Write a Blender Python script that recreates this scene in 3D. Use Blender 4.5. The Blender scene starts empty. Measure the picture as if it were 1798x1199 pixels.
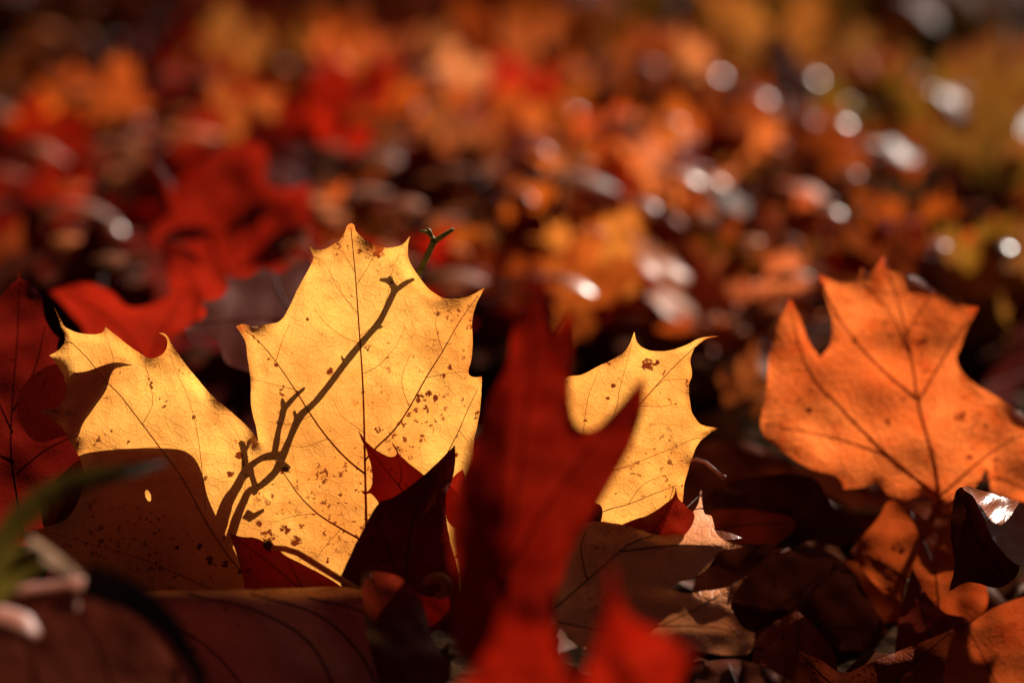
import bpy, math, random
import numpy as np
from mathutils import Vector, Matrix, noise
from mathutils.geometry import delaunay_2d_cdt

scene = bpy.context.scene
COL = scene.collection
random.seed(7)

# ------------------------------------------------------------------ camera, sky, sun, exposure
F = 100.0 / 36.0 * 1798.0            # focal length in photo pixels (100 mm macro lens)
PITCH = math.radians(15.0)
CAM_H = 0.242
FOCUS = 0.70
cam_data = bpy.data.cameras.new("camera")
cam = bpy.data.objects.new("camera", cam_data)
COL.objects.link(cam)
cam.location = (0, 0, CAM_H)
cam.rotation_euler = (math.radians(90) - PITCH, 0, 0)
cam_data.lens = 100.0
cam_data.sensor_width = 36.0
cam_data.clip_start = 0.01
cam_data.clip_end = 500.0
cam_data.dof.use_dof = True
cam_data.dof.focus_distance = FOCUS
cam_data.dof.aperture_fstop = 6.2
scene.camera = cam

# direction towards the sun: behind the leaves, to the right, low
SUN = Vector((58.0, 102.3, 53.3)).normalized()
SUN_EL = math.asin(SUN.z)
SUN_AZ = math.atan2(SUN.x, SUN.y)

world = bpy.data.worlds.new("World")
scene.world = world
world.use_nodes = True
wn = world.node_tree
wn.nodes.clear()
sky = wn.nodes.new("ShaderNodeTexSky")
sky.sky_type = 'NISHITA'
sky.sun_disc = False
sky.sun_elevation = SUN_EL
sky.sun_rotation = SUN_AZ
sky.air_density = 0.02          # clear dry autumn air, mostly direct sun
sky.dust_density = 0.30
sky.ozone_density = 0.0
bgn = wn.nodes.new("ShaderNodeBackground")
bgn.inputs[1].default_value = 0.075
wo = wn.nodes.new("ShaderNodeOutputWorld")
wn.links.new(sky.outputs[0], bgn.inputs[0])
wn.links.new(bgn.outputs[0], wo.inputs[0])

sun_data = bpy.data.lights.new("sun", 'SUN')
sun_data.energy = 5.0
sun_data.angle = math.radians(0.5)
sun_data.color = (1.0, 0.90, 0.77)
sun = bpy.data.objects.new("sun", sun_data)
COL.objects.link(sun)
sun.rotation_euler = SUN.to_track_quat('Z', 'Y').to_euler()
sun.location = SUN * 5

scene.view_settings.view_transform = 'Standard'
scene.view_settings.look = 'None'
scene.view_settings.gamma = 1.0
scene.view_settings.exposure = 1.02
scene.render.engine = 'CYCLES'
scene.cycles.use_denoising = True
try:
    scene.cycles.denoiser = 'OPENIMAGEDENOISE'
except Exception:
    pass
scene.cycles.use_adaptive_sampling = False
scene.cycles.max_bounces = 6
scene.cycles.diffuse_bounces = 4
scene.cycles.transmission_bounces = 6
scene.cycles.sample_clamp_indirect = 4.0

# ------------------------------------------------------------------ camera geometry helpers
RIGHT = Vector((1, 0, 0))
UP = Vector((0, math.sin(PITCH), math.cos(PITCH)))
FWD = Vector((0, math.cos(PITCH), -math.sin(PITCH)))
CAM = Vector((0, 0, CAM_H))

def P(px, py, d):
    """the point at depth d (metres along the lens axis) seen at photo pixel px, py"""
    return CAM + (FWD + RIGHT * ((px - 899.0) / F) + UP * ((599.5 - py) / F)) * d

def on_ground(px, py, z=0.0):
    r = FWD + RIGHT * ((px - 899.0) / F) + UP * ((599.5 - py) / F)
    return CAM + r * ((z - CAM_H) / r.z)

def to_px(p):
    v = Vector(p) - CAM
    d = v.dot(FWD)
    return 899.0 + v.x / d * F, 599.5 - v.dot(UP) / d * F, d

# ------------------------------------------------------------------ materials
def leaf_material(name, translucency, rough, gloss, spots=0.5, bump=0.35, sat=1.0, lite=False, mottle=1.0):
    m = bpy.data.materials.new(name)
    m.use_nodes = True
    nt = m.node_tree
    N, L = nt.nodes, nt.links
    N.clear()
    def node(t, **kw):
        n = N.new(t)
        for k, v in kw.items():
            setattr(n, k, v)
        return n
    def math_(op, a, b=None, clamp=False):
        n = node("ShaderNodeMath", operation=op, use_clamp=clamp)
        for i, x in enumerate((a, b)):
            if x is None:
                continue
            if isinstance(x, (int, float)):
                n.inputs[i].default_value = x
            else:
                L.new(x, n.inputs[i])
        return n.outputs[0]
    def ramp(x, a, b, c=0.0, d=1.0):
        n = node("ShaderNodeMapRange")
        n.interpolation_type = 'SMOOTHSTEP'
        L.new(x, n.inputs[0])
        for i, v in enumerate((a, b, c, d)):
            n.inputs[i + 1].default_value = v
        return n.outputs[0]
    def mix(f, a, b, blend='MIX'):
        n = node("ShaderNodeMix", data_type='RGBA', blend_type=blend)
        for i, x in ((0, f), (6, a), (7, b)):
            if isinstance(x, (int, float)):
                n.inputs[i].default_value = x
            elif isinstance(x, tuple):
                n.inputs[i].default_value = (*x, 1.0)
            else:
                L.new(x, n.inputs[i])
        return n.outputs[2]
    info = node("ShaderNodeObjectInfo")
    uv = node("ShaderNodeUVMap", uv_map="UVMap")
    off = node("ShaderNodeVectorMath", operation='ADD')
    L.new(uv.outputs[0], off.inputs[0])
    rv = node("ShaderNodeVectorMath", operation='SCALE')
    rv.inputs[0].default_value = (37.0, 91.0, 13.0)
    L.new(info.outputs['Random'], rv.inputs[3])
    L.new(rv.outputs[0], off.inputs[1])
    co = off.outputs[0]
    def noise_(scale, detail=3.0, rough_=0.55):
        n = node("ShaderNodeTexNoise")
        n.inputs['Scale'].default_value = scale
        n.inputs['Detail'].default_value = detail
        n.inputs['Roughness'].default_value = rough_
        L.new(co, n.inputs['Vector'])
        return n.outputs[0]
    def voro(scale):
        n = node("ShaderNodeTexVoronoi", feature='DISTANCE_TO_EDGE')
        n.inputs['Scale'].default_value = scale
        L.new(co, n.inputs['Vector'])
        return n.outputs[0]
    base = mix(1.0, info.outputs['Color'], (1.0, 0.83, 0.60), 'MULTIPLY')
    big = noise_(0.45, 3)
    fine = noise_(2.2, 4, 0.65)
    # blotchy colour of the blade: paler and browner areas
    c = mix(ramp(big, 0.35, 0.65), mix(1.0, base, (0.80, 0.66, 0.60), 'MULTIPLY'), base)
    c = mix(ramp(fine, 0.45, 0.75, 0.0, min(1.0, 0.35 * mottle)), c, mix(1.0, base, (0.86, 0.62, 0.40), 'MULTIPLY'))
    if mottle > 1:
        c = mix(ramp(noise_(1.1, 4, 0.6), 0.52, 0.70, 0.0, 0.6), c, mix(1.0, base, (0.78, 0.45, 0.35), 'MULTIPLY'))
    # net of small veins, two sizes
    if not lite:
        v1, v2 = voro(4.2), voro(11.0)
        net = math_('MULTIPLY', ramp(v1, 0.0, 0.045, 0.92, 1.0), ramp(v2, 0.0, 0.12, 0.90, 1.0))
    else:
        net = math_('ADD', 1.0, 0.0)
    comb = node("ShaderNodeCombineXYZ")
    L.new(net, comb.inputs[0]); L.new(math_('POWER', net, 1.6), comb.inputs[1]); L.new(math_('POWER', net, 2.4), comb.inputs[2])
    c = mix(1.0, c, comb.outputs[0], 'MULTIPLY')
    # decay: clustered dark specks and the stains stored on the mesh
    cl = ramp(noise_(0.55, 2), 0.50, 0.66)
    sp = ramp(noise_(7.5, 2, 0.5), 0.60, 0.66) if not lite else ramp(fine, 0.62, 0.68)
    sp2 = ramp(noise_(4.2, 2, 0.5), 0.70, 0.74) if not lite else ramp(fine, 0.72, 0.76)
    st = node("ShaderNodeAttribute", attribute_name="stain")
    s = math_('MULTIPLY', math_('MAXIMUM', math_('MULTIPLY', cl, sp), sp2), spots, True)
    if not lite:
        s = math_('MAXIMUM', s, ramp(math_('ADD', st.outputs['Fac'], math_('MULTIPLY', math_('SUBTRACT', noise_(5.5, 4, 0.7), 0.5), 2.6)), 0.80, 0.98), True)
        s = math_('MULTIPLY', s, math_('GREATER_THAN', math_('ADD', st.outputs['Fac'], math_('MULTIPLY', s, 0.999)), 0.02))
    halo = math_('MULTIPLY', cl, spots * 0.25, True)
    c = mix(halo, c, mix(1.0, c, (0.75, 0.45, 0.3), 'MULTIPLY'))
    c = mix(s, c, mix(1.0, base, (0.16, 0.05, 0.05), 'MULTIPLY'))
    # margin browner at the tips
    ed = node("ShaderNodeAttribute", attribute_name="margin")
    c = mix(math_('MULTIPLY', ed.outputs['Fac'], 0.8), c, mix(1.0, base, (0.55, 0.20, 0.12), 'MULTIPLY'))
    # relief
    b = node("ShaderNodeBump")
    b.inputs['Strength'].default_value = bump
    b.inputs['Distance'].default_value = 0.0006
    hgt = fine if lite else math_('ADD', math_('MULTIPLY', fine, 0.8), math_('ADD', math_('MULTIPLY', ramp(v1, 0, 0.12), 0.4), math_('MULTIPLY', ramp(v2, 0, 0.2), 0.15)))
    L.new(hgt, b.inputs['Height'])
    dif = node("ShaderNodeBsdfDiffuse"); L.new(c, dif.inputs[0]); L.new(b.outputs[0], dif.inputs['Normal'])
    tr = node("ShaderNodeBsdfTranslucent")
    g = node("ShaderNodeGamma"); L.new(c, g.inputs[0]); g.inputs[1].default_value = sat
    L.new(g.outputs[0], tr.inputs[0]); L.new(b.outputs[0], tr.inputs['Normal'])
    m1 = node("ShaderNodeMixShader"); m1.inputs[0].default_value = translucency
    L.new(dif.outputs[0], m1.inputs[1]); L.new(tr.outputs[0], m1.inputs[2])
    gl = node("ShaderNodeBsdfGlossy")
    gl.inputs['Color'].default_value = (1, 1, 1, 1)
    L.new(ramp(big, 0.3, 0.75, rough * 0.85, rough * 1.35), gl.inputs['Roughness'])
    L.new(b.outputs[0], gl.inputs['Normal'])
    lw = node("ShaderNodeLayerWeight"); lw.inputs[0].default_value = 0.5
    fr = math_('MULTIPLY', math_('ADD', math_('MULTIPLY', math_('POWER', lw.outputs['Facing'], 5.0), 0.9), 0.04), gloss, True)
    m2 = node("ShaderNodeMixShader")
    L.new(fr, m2.inputs[0]); L.new(m1.outputs[0], m2.inputs[1]); L.new(gl.outputs[0], m2.inputs[2])
    out = node("ShaderNodeOutputMaterial")
    L.new(m2.outputs[0], out.inputs[0])
    return m

def plain_material(name, rough=0.6, transl=0.0, var=0.4, scale=300.0, emit=None):
    """matt organic surface whose colour is the object's own colour, mottled"""
    m = bpy.data.materials.new(name)
    m.use_nodes = True
    nt = m.node_tree
    N, L = nt.nodes, nt.links
    N.clear()
    info = N.new("ShaderNodeObjectInfo")
    tc = N.new("ShaderNodeTexCoord")
    no = N.new("ShaderNodeTexNoise"); no.inputs['Scale'].default_value = scale; no.inputs['Detail'].default_value = 4
    L.new(tc.outputs['Object'], no.inputs['Vector'])
    mr = N.new("ShaderNodeMapRange"); L.new(no.outputs[0], mr.inputs[0])
    mr.inputs[1].default_value = 0.3; mr.inputs[2].default_value = 0.7
    mr.inputs[3].default_value = 1 - var; mr.inputs[4].default_value = 1 + var * 0.4
    sc = N.new("ShaderNodeVectorMath"); sc.operation = 'SCALE'
    L.new(info.outputs['Color'], sc.inputs[0]); L.new(mr.outputs[0], sc.inputs[3])
    pb = N.new("ShaderNodeBsdfPrincipled")
    L.new(sc.outputs[0], pb.inputs['Base Color']); pb.inputs['Roughness'].default_value = rough
    pb.inputs['Specular IOR Level'].default_value = 0.2
    bp = N.new("ShaderNodeBump"); bp.inputs['Strength'].default_value = 0.4; bp.inputs['Distance'].default_value = 0.0004
    L.new(no.outputs[0], bp.inputs['Height']); L.new(bp.outputs[0], pb.inputs['Normal'])
    out = N.new("ShaderNodeOutputMaterial")
    if transl > 0:
        tr = N.new("ShaderNodeBsdfTranslucent"); L.new(sc.outputs[0], tr.inputs[0])
        mx = N.new("ShaderNodeMixShader"); mx.inputs[0].default_value = transl
        L.new(pb.outputs[0], mx.inputs[1]); L.new(tr.outputs[0], mx.inputs[2])
        L.new(mx.outputs[0], out.inputs[0])
    else:
        L.new(pb.outputs[0], out.inputs[0])
    return m

MAT = {
    'hero': leaf_material("yellow_leaf_blade", 0.64, 0.42, 0.5, spots=0.9, bump=0.26, sat=1.0),
    'thin': leaf_material("thin_leaf_blade", 0.58, 0.36, 0.4, spots=0.6, bump=0.20, sat=1.05),
    'waxy': leaf_material("waxy_leaf_blade", 0.30, 0.30, 0.30, spots=0.6, bump=0.15, sat=1.05),
    'dry': leaf_material("dry_leaf_blade", 0.14, 0.45, 0.05, spots=0.8, bump=0.25, sat=1.1),
    'glow': leaf_material("glowing_leaf_blade", 0.82, 0.40, 0.4, spots=0.7, bump=0.5, mottle=2.0),
    'rim': leaf_material("rolled_rim", 0.2, 0.5, 0.22, spots=0.2, bump=0.1, lite=True),
    'cup': leaf_material("glint_leaf_blade", 0.25, 0.26, 0.34, spots=0.4, bump=0.04, lite=True),
    'tan': leaf_material("tan_leaf_blade", 0.16, 0.28, 0.4, spots=0.6, bump=0.3, sat=1.05),
    'matte': leaf_material("matte_leaf_blade", 0.58, 0.5, 0.06, spots=0.4, bump=0.3, sat=1.05, mottle=2.0),
    'far_thin': leaf_material("far_thin_leaf_blade", 0.55, 0.32, 0.17, spots=0.6, bump=0.06, sat=1.05, lite=True),
    'far_waxy': leaf_material("far_waxy_leaf_blade", 0.32, 0.30, 0.17, spots=0.6, bump=0.06, sat=1.05, lite=True),
    'far_dry': leaf_material("far_dry_leaf_blade", 0.18, 0.42, 0.03, spots=0.8, bump=0.2, sat=1.1, lite=True),
    'vein': plain_material("leaf_vein", 0.5, 0.55, 0.3, 400),
    'bark': plain_material("twig_bark", 0.55, 0.0, 0.5, 600),
    'stem': plain_material("green_stem", 0.4, 0.55, 0.35, 300),
    'crumb': leaf_material("leaf_crumbs", 0.15, 0.5, 0.03, spots=0.8, bump=0.3, lite=True),
}

# ------------------------------------------------------------------ mesh helpers
def smooth_outline(pts, step):
    """closed curve through pts; a third value marks a sharp corner"""
    n = len(pts)
    V = [np.array(p[:2], float) for p in pts]
    C = [len(p) > 2 for p in pts]
    out = []
    for i in range(n):
        p0, p1, p2, p3 = V[i - 1], V[i], V[(i + 1) % n], V[(i + 2) % n]
        ln = np.linalg.norm(p2 - p1)
        if ln < 1e-9:
            continue
        def tan(a, b):
            t = b - a
            k = np.linalg.norm(t)
            return t / k * ln if k > 1e-9 else (p2 - p1)
        m1 = (p2 - p1) if C[i] else tan(p0, p2)
        m2 = (p2 - p1) if C[(i + 1) % n] else tan(p1, p3)
        k = max(1, int(ln / step))
        for j in range(k):
            t = j / k
            out.append((2*t**3 - 3*t**2 + 1) * p1 + (t**3 - 2*t**2 + t) * m1 + (-2*t**3 + 3*t**2) * p2 + (t**3 - t**2) * m2)
    return np.array(out)

def smooth_line(pts, step):
    V = [np.array(p, float) for p in pts]
    out = []
    for i in range(len(V) - 1):
        p1, p2 = V[i], V[i + 1]
        p0 = V[i - 1] if i else 2 * p1 - p2
        p3 = V[i + 2] if i + 2 < len(V) else 2 * p2 - p1
        k = max(1, int(np.linalg.norm((p2 - p1)[:2]) / step))
        for j in range(k):
            t = j / k
            out.append(0.5 * (2*p1 + (p2 - p0)*t + (2*p0 - 5*p1 + 4*p2 - p3)*t*t + (-p0 + 3*p1 - 3*p2 + p3)*t**3))
    out.append(V[-1])
    return np.array(out)

def inside(poly, q):
    x, y = q[:, 0], q[:, 1]
    r = np.zeros(len(q), bool)
    a, b = poly, np.roll(poly, -1, axis=0)
    for (x1, y1), (x2, y2) in zip(a, b):
        if y1 == y2:
            continue
        c = ((y1 > y) != (y2 > y)) & (x < (x2 - x1) * (y - y1) / (y2 - y1) + x1)
        r ^= c
    return r

def edge_dist(poly, q):
    d = np.full(len(q), 1e9)
    for k in range(0, len(poly), 64):
        s = poly[k:k + 64]
        d = np.minimum(d, np.sqrt(((q[:, None, :] - s[None]) ** 2).sum(-1)).min(1))
    return d

def fill(outline, step, rnd, holes=()):
    """triangulated flat sheet inside an outline, with inner points: (verts 2D, faces, distance to the edge)"""
    lo, hi = outline.min(0), outline.max(0)
    g = []
    yy, r = lo[1], 0
    while yy < hi[1]:
        xx = lo[0] + (step / 2 if r % 2 else 0)
        while xx < hi[0]:
            g.append((xx + rnd.uniform(-.2, .2) * step, yy + rnd.uniform(-.2, .2) * step))
            xx += step
        yy += step * 0.87
        r += 1
    g = np.array(g)
    g = g[inside(outline, g)]
    if len(g):
        g = g[edge_dist(outline, g) > step * 0.45]
    vs = [Vector(p) for p in outline]
    es = [(i, (i + 1) % len(outline)) for i in range(len(outline))]
    for h in holes:
        k = len(vs)
        vs += [Vector(p) for p in h]
        es += [(k + i, k + (i + 1) % len(h)) for i in range(len(h))]
    vs += [Vector(p) for p in g]
    r = delaunay_2d_cdt(vs, es, [], 1, 1e-6)
    v = np.array([tuple(p) for p in r[0]])
    f = np.array([t for t in r[2] if len(t) == 3])
    cen = v[f].mean(1)
    ok = inside(outline, cen)
    for h in holes:
        ok &= ~inside(np.array(h), cen)
    return v, f[ok], edge_dist(outline, v)

def mesh_from(name, verts, faces, mat, uvs=None, attrs=None):
    me = bpy.data.meshes.new(name)
    me.from_pydata([tuple(v) for v in verts], [], [tuple(int(i) for i in f) for f in faces])
    me.materials.append(mat)
    me.polygons.foreach_set("use_smooth", [True] * len(me.polygons))
    if uvs is not None:
        ul = me.uv_layers.new(name="UVMap")
        idx = np.empty(len(me.loops), int)
        me.loops.foreach_get("vertex_index", idx)
        ul.data.foreach_set("uv", np.asarray(uvs)[idx].astype(np.float32).ravel())
    for k, a in (attrs or {}).items():
        at = me.attributes.new(k, 'FLOAT', 'POINT')
        at.data.foreach_set("value", np.asarray(a, np.float32))
    me.update()
    return me

def link(name, data, parent=None, loc=None, color=None):
    o = bpy.data.objects.new(name, data)
    COL.objects.link(o)
    if parent is not None:
        o.parent = parent
    if loc is not None:
        o.location = loc
    if color is not None:
        o.color = (*color, 1.0)
    return o

def tag(o, label, cat, group=None):
    o['label'] = label
    o['category'] = cat
    if group:
        o['group'] = group
    return o

def tube(points, radii, sides=6, flat=1.0, normal=None):
    """tapered tube along 3D points -> verts, faces"""
    vs, fs = [], []
    n = len(points)
    pts = [Vector(p) for p in points]
    ref = Vector(normal) if normal is not None else Vector((0, -1, 0.3))
    for i in range(n):
        t = (pts[min(i + 1, n - 1)] - pts[max(i - 1, 0)])
        t = t.normalized() if t.length > 1e-12 else Vector((0, 0, 1))
        a = t.cross(ref)
        if a.length < 1e-6:
            a = t.cross(Vector((1, 0, 0)))
        a.normalize()
        b = a.cross(t).normalized()
        for k in range(sides):
            w = 2 * math.pi * k / sides
            vs.append(pts[i] + (a * math.cos(w) + b * math.sin(w) * flat) * radii[i])
    for i in range(n - 1):
        for k in range(sides):
            q = (k + 1) % sides
            fs.append((i * sides + k, i * sides + q, (i + 1) * sides + q, (i + 1) * sides + k))
    vs += [pts[0], pts[-1]]
    for k in range(sides):
        q = (k + 1) % sides
        fs.append((len(vs) - 2, q, k))
        fs.append((len(vs) - 1, (n - 1) * sides + k, (n - 1) * sides + q))
    return vs, fs

def fbm(x, y, s, seed):
    return noise.noise(Vector((x / s + seed * 7.31, y / s - seed * 3.17, seed * 1.7)))

LEAF_N = [0]
class Sheet:
    """a leaf surface: photo-pixel coordinates carried to a curved surface at its own distance"""
    def __init__(self, d0, cx, cy, ax=0.0, ay=0.0, amp=0.002, scale=180.0, curve=None, curl=0.0015, seed=None):
        LEAF_N[0] += 1
        self.__dict__.update(d0=d0, cx=cx, cy=cy, ax=ax, ay=ay, amp=amp, scale=scale, curve=curve, curl=curl,
                             seed=seed if seed is not None else LEAF_N[0] * 1.37)
    def depth(self, x, y, e=1e9):
        d = self.d0 + self.ax * (x - self.cx) + self.ay * (y - self.cy)
        d += self.amp * fbm(x, y, self.scale, self.seed) + self.amp * 0.35 * fbm(x, y, self.scale * 0.38, self.seed + 3)
        if self.curve:
            d += self.curve(x, y)
        if e < 26:
            d += self.curl * (1 - e / 26) ** 2 * (fbm(x, y, 60, self.seed + 9) * 2.2)
        return d
    def at(self, x, y, e=1e9, lift=0.0):
        return P(x, y, self.depth(x, y, e) - lift)

def blade(sheet, outline, root, mat, color, step=9.0, name='blade', stains=(), holes=(), rough_edge=0.8, tips=(), label=None):
    rnd = random.Random(int(sheet.seed * 100))
    ol = smooth_outline(outline, step * 0.7)
    ol = ol + np.array([[fbm(p[0], p[1], 14, sheet.seed + 5) * rough_edge, fbm(p[0], p[1], 14, sheet.seed + 6) * rough_edge] for p in ol])
    v, f, e = fill(ol, step, rnd, holes)
    o = root.location
    p3 = [sheet.at(x, y, ed) - o for (x, y), ed in zip(v, e)]
    # faces turned to the camera
    a, b, c = v[f[:, 0]], v[f[:, 1]], v[f[:, 2]]
    cr = (b[:, 0] - a[:, 0]) * (c[:, 1] - a[:, 1]) - (b[:, 1] - a[:, 1]) * (c[:, 0] - a[:, 0])
    f = np.where((cr > 0)[:, None], f[:, ::-1], f)
    st = np.zeros(len(v))
    for (x, y, r) in stains:
        st = np.maximum(st, np.clip(1.6 - np.hypot(v[:, 0] - x, v[:, 1] - y) / r, 0, 1))
    mg = np.clip(1 - e / 7.0, 0, 1) * 0.25
    for (x, y, r) in tips:
        mg = np.maximum(mg, np.clip(1.5 - np.hypot(v[:, 0] - x, v[:, 1] - y) / r, 0, 1))
    me = mesh_from(name, p3, f, mat, uvs=v * (sheet.d0 / F * 100.0), attrs={'stain': st, 'margin': mg})
    ob = link(name, me, root, color=color)
    if label:
        ob['label'] = label
    return ob

def vein(sheet, pts, w0, w1, root, color, name='vein', parent=None, lift=0.0001, step=12):
    """a raised vein on the blade; widths in photo pixels"""
    q = smooth_line(pts, step)
    n = len(q)
    mpp = sheet.d0 / F
    p3 = [sheet.at(x, y, lift=lift) - root.location for x, y in q]
    r = [0.38 * (w0 + (w1 - w0) * i / (n - 1)) * mpp for i in range(n)]
    vs, fs = tube(p3, r, 5, 0.8)
    return link(name, mesh_from(name, vs, fs, MAT['vein']), parent or root, color=color)

def leaf_root(sheet, bx, by, label, group=None, name='maple_leaf'):
    r = link(name, None, loc=sheet.at(bx, by))
    r.empty_display_size = 0.01
    return tag(r, label, 'leaf', group)

def stalk(points, r0, r1, root, color, name='stalk', mat='vein', sides=7):
    """points: (px, py, depth)"""
    q = smooth_line([P(*p) - root.location for p in points], 0.004)
    n = len(q)
    vs, fs = tube([Vector(p) for p in q], [r0 + (r1 - r0) * i / (n - 1) for i in range(n)], sides)
    return link(name, mesh_from(name, vs, fs, MAT[mat]), root, color=color)

# colours of autumn leaves (reflectance)
YELLOW = (0.97, 0.55, 0.15)
ORANGE = (0.78, 0.21, 0.028)
AMBER = (0.80, 0.32, 0.05)
RED = (0.40, 0.020, 0.007)
DARKRED = (0.18, 0.013, 0.008)
BROWN = (0.26, 0.062, 0.018)
PURPLE = (0.17, 0.042, 0.028)
TAN = (0.45, 0.20, 0.09)
OLIVE = (0.42, 0.25, 0.035)
DUSK = (0.09, 0.026, 0.014)

# ------------------------------------------------------------------ the ground
def ground_z(x, y):
    return -0.028 + 0.006 * noise.noise(Vector((x * 3, y * 3, 0.3)))
def build_ground():
    vs, fs = [], []
    xs = [-60, -20, -6, -2.5] + [i * 0.05 for i in range(-24, 25)] + [2.5, 6, 20, 60]
    ys = [-20, -5, -1.5] + [i * 0.05 for i in range(-6, 61)] + [4, 6, 10, 20, 60, 150]
    for y in ys:
        for x in xs:
            vs.append((x, y, ground_z(x, y) if abs(x) < 2 and -1 < y < 3.2 else -0.03))
    w = len(xs)
    for j in range(len(ys) - 1):
        for i in range(w - 1):
            fs.append((j * w + i, j * w + i + 1, (j + 1) * w + i + 1, (j + 1) * w + i))
    m = bpy.data.materials.new("soil")
    m.use_nodes = True
    nt = m.node_tree
    pb = nt.nodes["Principled BSDF"]
    tc = nt.nodes.new("ShaderNodeTexCoord")
    n1 = nt.nodes.new("ShaderNodeTexNoise"); n1.inputs['Scale'].default_value = 90; n1.inputs['Detail'].default_value = 8
    cr = nt.nodes.new("ShaderNodeValToRGB")
    cr.color_ramp.elements[0].position = 0.3; cr.color_ramp.elements[0].color = (0.010, 0.006, 0.004, 1)
    cr.color_ramp.elements[1].position = 0.75; cr.color_ramp.elements[1].color = (0.040, 0.020, 0.010, 1)
    bp = nt.nodes.new("ShaderNodeBump"); bp.inputs['Distance'].default_value = 0.006; bp.inputs['Strength'].default_value = 0.9
    nt.links.new(tc.outputs['Object'], n1.inputs['Vector']); nt.links.new(n1.outputs[0], cr.inputs[0])
    nt.links.new(n1.outputs[0], bp.inputs['Height'])
    df = nt.nodes.new("ShaderNodeBsdfDiffuse")
    nt.links.new(cr.outputs[0], df.inputs[0]); nt.links.new(bp.outputs[0], df.inputs['Normal'])
    nt.links.new(df.outputs[0], nt.nodes["Material Output"].inputs[0])
    nt.nodes.remove(pb)
    o = link('ground', mesh_from('ground', vs, fs, m))
    o['kind'] = 'structure'
build_ground()

# ------------------------------------------------------------------ the big yellow leaf
HERO_OUT = [
    (95,539,1),(108,563),(118,577),(150,586),(178,585),(185,574,1),(200,586),(225,606),(250,623),(262,629),(278,626),(290,616),(294,603),(290,591),(279,584,1),
    (290,586),(299,600),(315,625),(345,663),(372,694),(410,726),(440,755),(454,775,1),
    (450,752),(441,715),(440,669),(435,629),(429,596),(414,573,1),(426,569),(446,572),(472,569),(492,563),(505,545),(521,511),(541,474),(550,453),(544,433,1),
    (564,439),(584,430),(601,416),(610,396,1),(617,392),(623,397),(624,405),(639,419),(662,432),(685,435),(705,430),(720,415,1),
    (716,433),(718,456),(731,479),(754,508),(783,524),(817,522),(851,506,1),(836,535),(829,566),(830,600),(828,630),(822,652),(828,661),(846,661,1),
    (845,692),(841,732),(833,773),(835,815),(868,850,1),
    (885,790),(920,725),(955,685),(995,662),(1023,657),(1050,643),(1077,630),(1099,615),(1114,583,1),(1119,601),(1128,610),(1147,616),(1170,616),(1194,610),(1214,601),(1230,593),(1262,590,1),
    (1240,595),(1227,603),(1218,615),(1212,632),(1215,660),(1210,674),(1211,700),(1215,723),(1227,742),(1240,748),(1262,751,1),
    (1247,760),(1230,774),(1220,791),(1210,820),(1202,850),(1199,880,1),(1170,900),(1120,925),(1060,945),(980,975),(900,1010),(800,1040),(700,1052),(650,1046,1),
    (600,1055),(480,1075),(350,1075),(230,1055),(120,1010),(35,938,1),(75,926),(115,911),(137,880),(146,840),(142,810),(126,780),(107,748),(68,720,1),
    (95,717),(108,709),(116,682),(110,655),(87,624,1),(107,611),(114,595),(107,572)]
def hero_curve(x, y):
    # lobes bow gently; the left lobe comes a touch forward, the right one too
    t = (x - 645) / 600.0
    return -0.006 * t * t + 0.003 * math.cos((y - 700) / 140.0) * abs(t) + 0.0007 * fbm(x, y, 62, 5.5) + 0.0002 * fbm(x, y, 22, 6.5)
HS = Sheet(0.70, 645, 720, amp=0.0014, scale=230, curve=hero_curve, curl=0.0020, seed=2.2)
hero = leaf_root(HS, 650, 1046, "large bright yellow maple leaf standing upright, in focus, with a twig's shadow across it")
blade(HS, HERO_OUT, hero, MAT['hero'], YELLOW, step=4.4,
      stains=[(665,752,9),(662,755,6),(503,825,11),(580,650,7),(578,662,8),(585,655,5),(668,437,10),(660,446,7),(738,700,10),(752,690,8),(765,700,9),(745,712,7),(730,720,6),
              (1137,640,13),(1150,636,9),(1077,676,5),(1158,690,5),(1212,672,9),(1205,670,6),(648,437,6),(700,462,4),(665,452,4),(668,462,5),(470,940,14),(500,930,12),(520,950,12),(455,920,8),
              (420,800,9),(405,830,7),(330,720,6),(262,670,7),(266,680,5),(280,700,4),(575,985,5),(780,660,8),(790,645,6),(800,800,6),(1060,640,5),(1067,700,5),
              (340,895,6),(350,960,8),(370,985,10),(395,990,8),(310,960,6),(330,1010,7),(290,905,4),(420,1000,8),(485,640,5),(470,630,4),(455,600,4),(540,560,4)],
      tips=[(95,541,16),(414,573,22),(617,394,14),(851,507,10),(1255,591,20),(660,430,16),(846,661,6),(1262,751,8)])
VC = (0.58, 0.25, 0.045)
v_mid = vein(HS, [(646,1045),(643,911),(641,830),(639,738),(636,658),(630,571),(624,485),(616,400)], 7.5, 2.0, hero, VC)
v_a = vein(HS, [(641,832),(610,807),(576,770),(547,730),(518,684),(484,635),(455,600),(430,580)], 5.5, 1.6, hero, VC)
v_b = vein(HS, [(641,808),(662,784),(691,756),(719,715),(748,663),(777,617),(806,566),(840,518)], 5.0, 1.6, hero, VC)
v_c = vein(HS, [(645,957),(627,944),(599,928),(558,902),(524,868),(498,830),(478,800)], 5.5, 1.6, hero, VC)
v_d = vein(HS, [(648,1000),(700,930),(745,870),(794,779),(806,755),(823,715),(840,681)], 5.0, 1.4, hero, VC)
v_e = vein(HS, [(648,1046),(520,1040),(430,1005),(380,945),(350,895),(320,840),(280,785),(250,745),(210,693),(185,668),(150,625),(123,598),(104,560)], 6.0, 1.6, hero, VC)
v_k = vein(HS, [(652,1046),(780,990),(900,900),(1000,820),(1070,765),(1108,727),(1147,683),(1180,647),(1213,616),(1235,598)], 6.0, 1.6, hero, VC)
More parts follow.
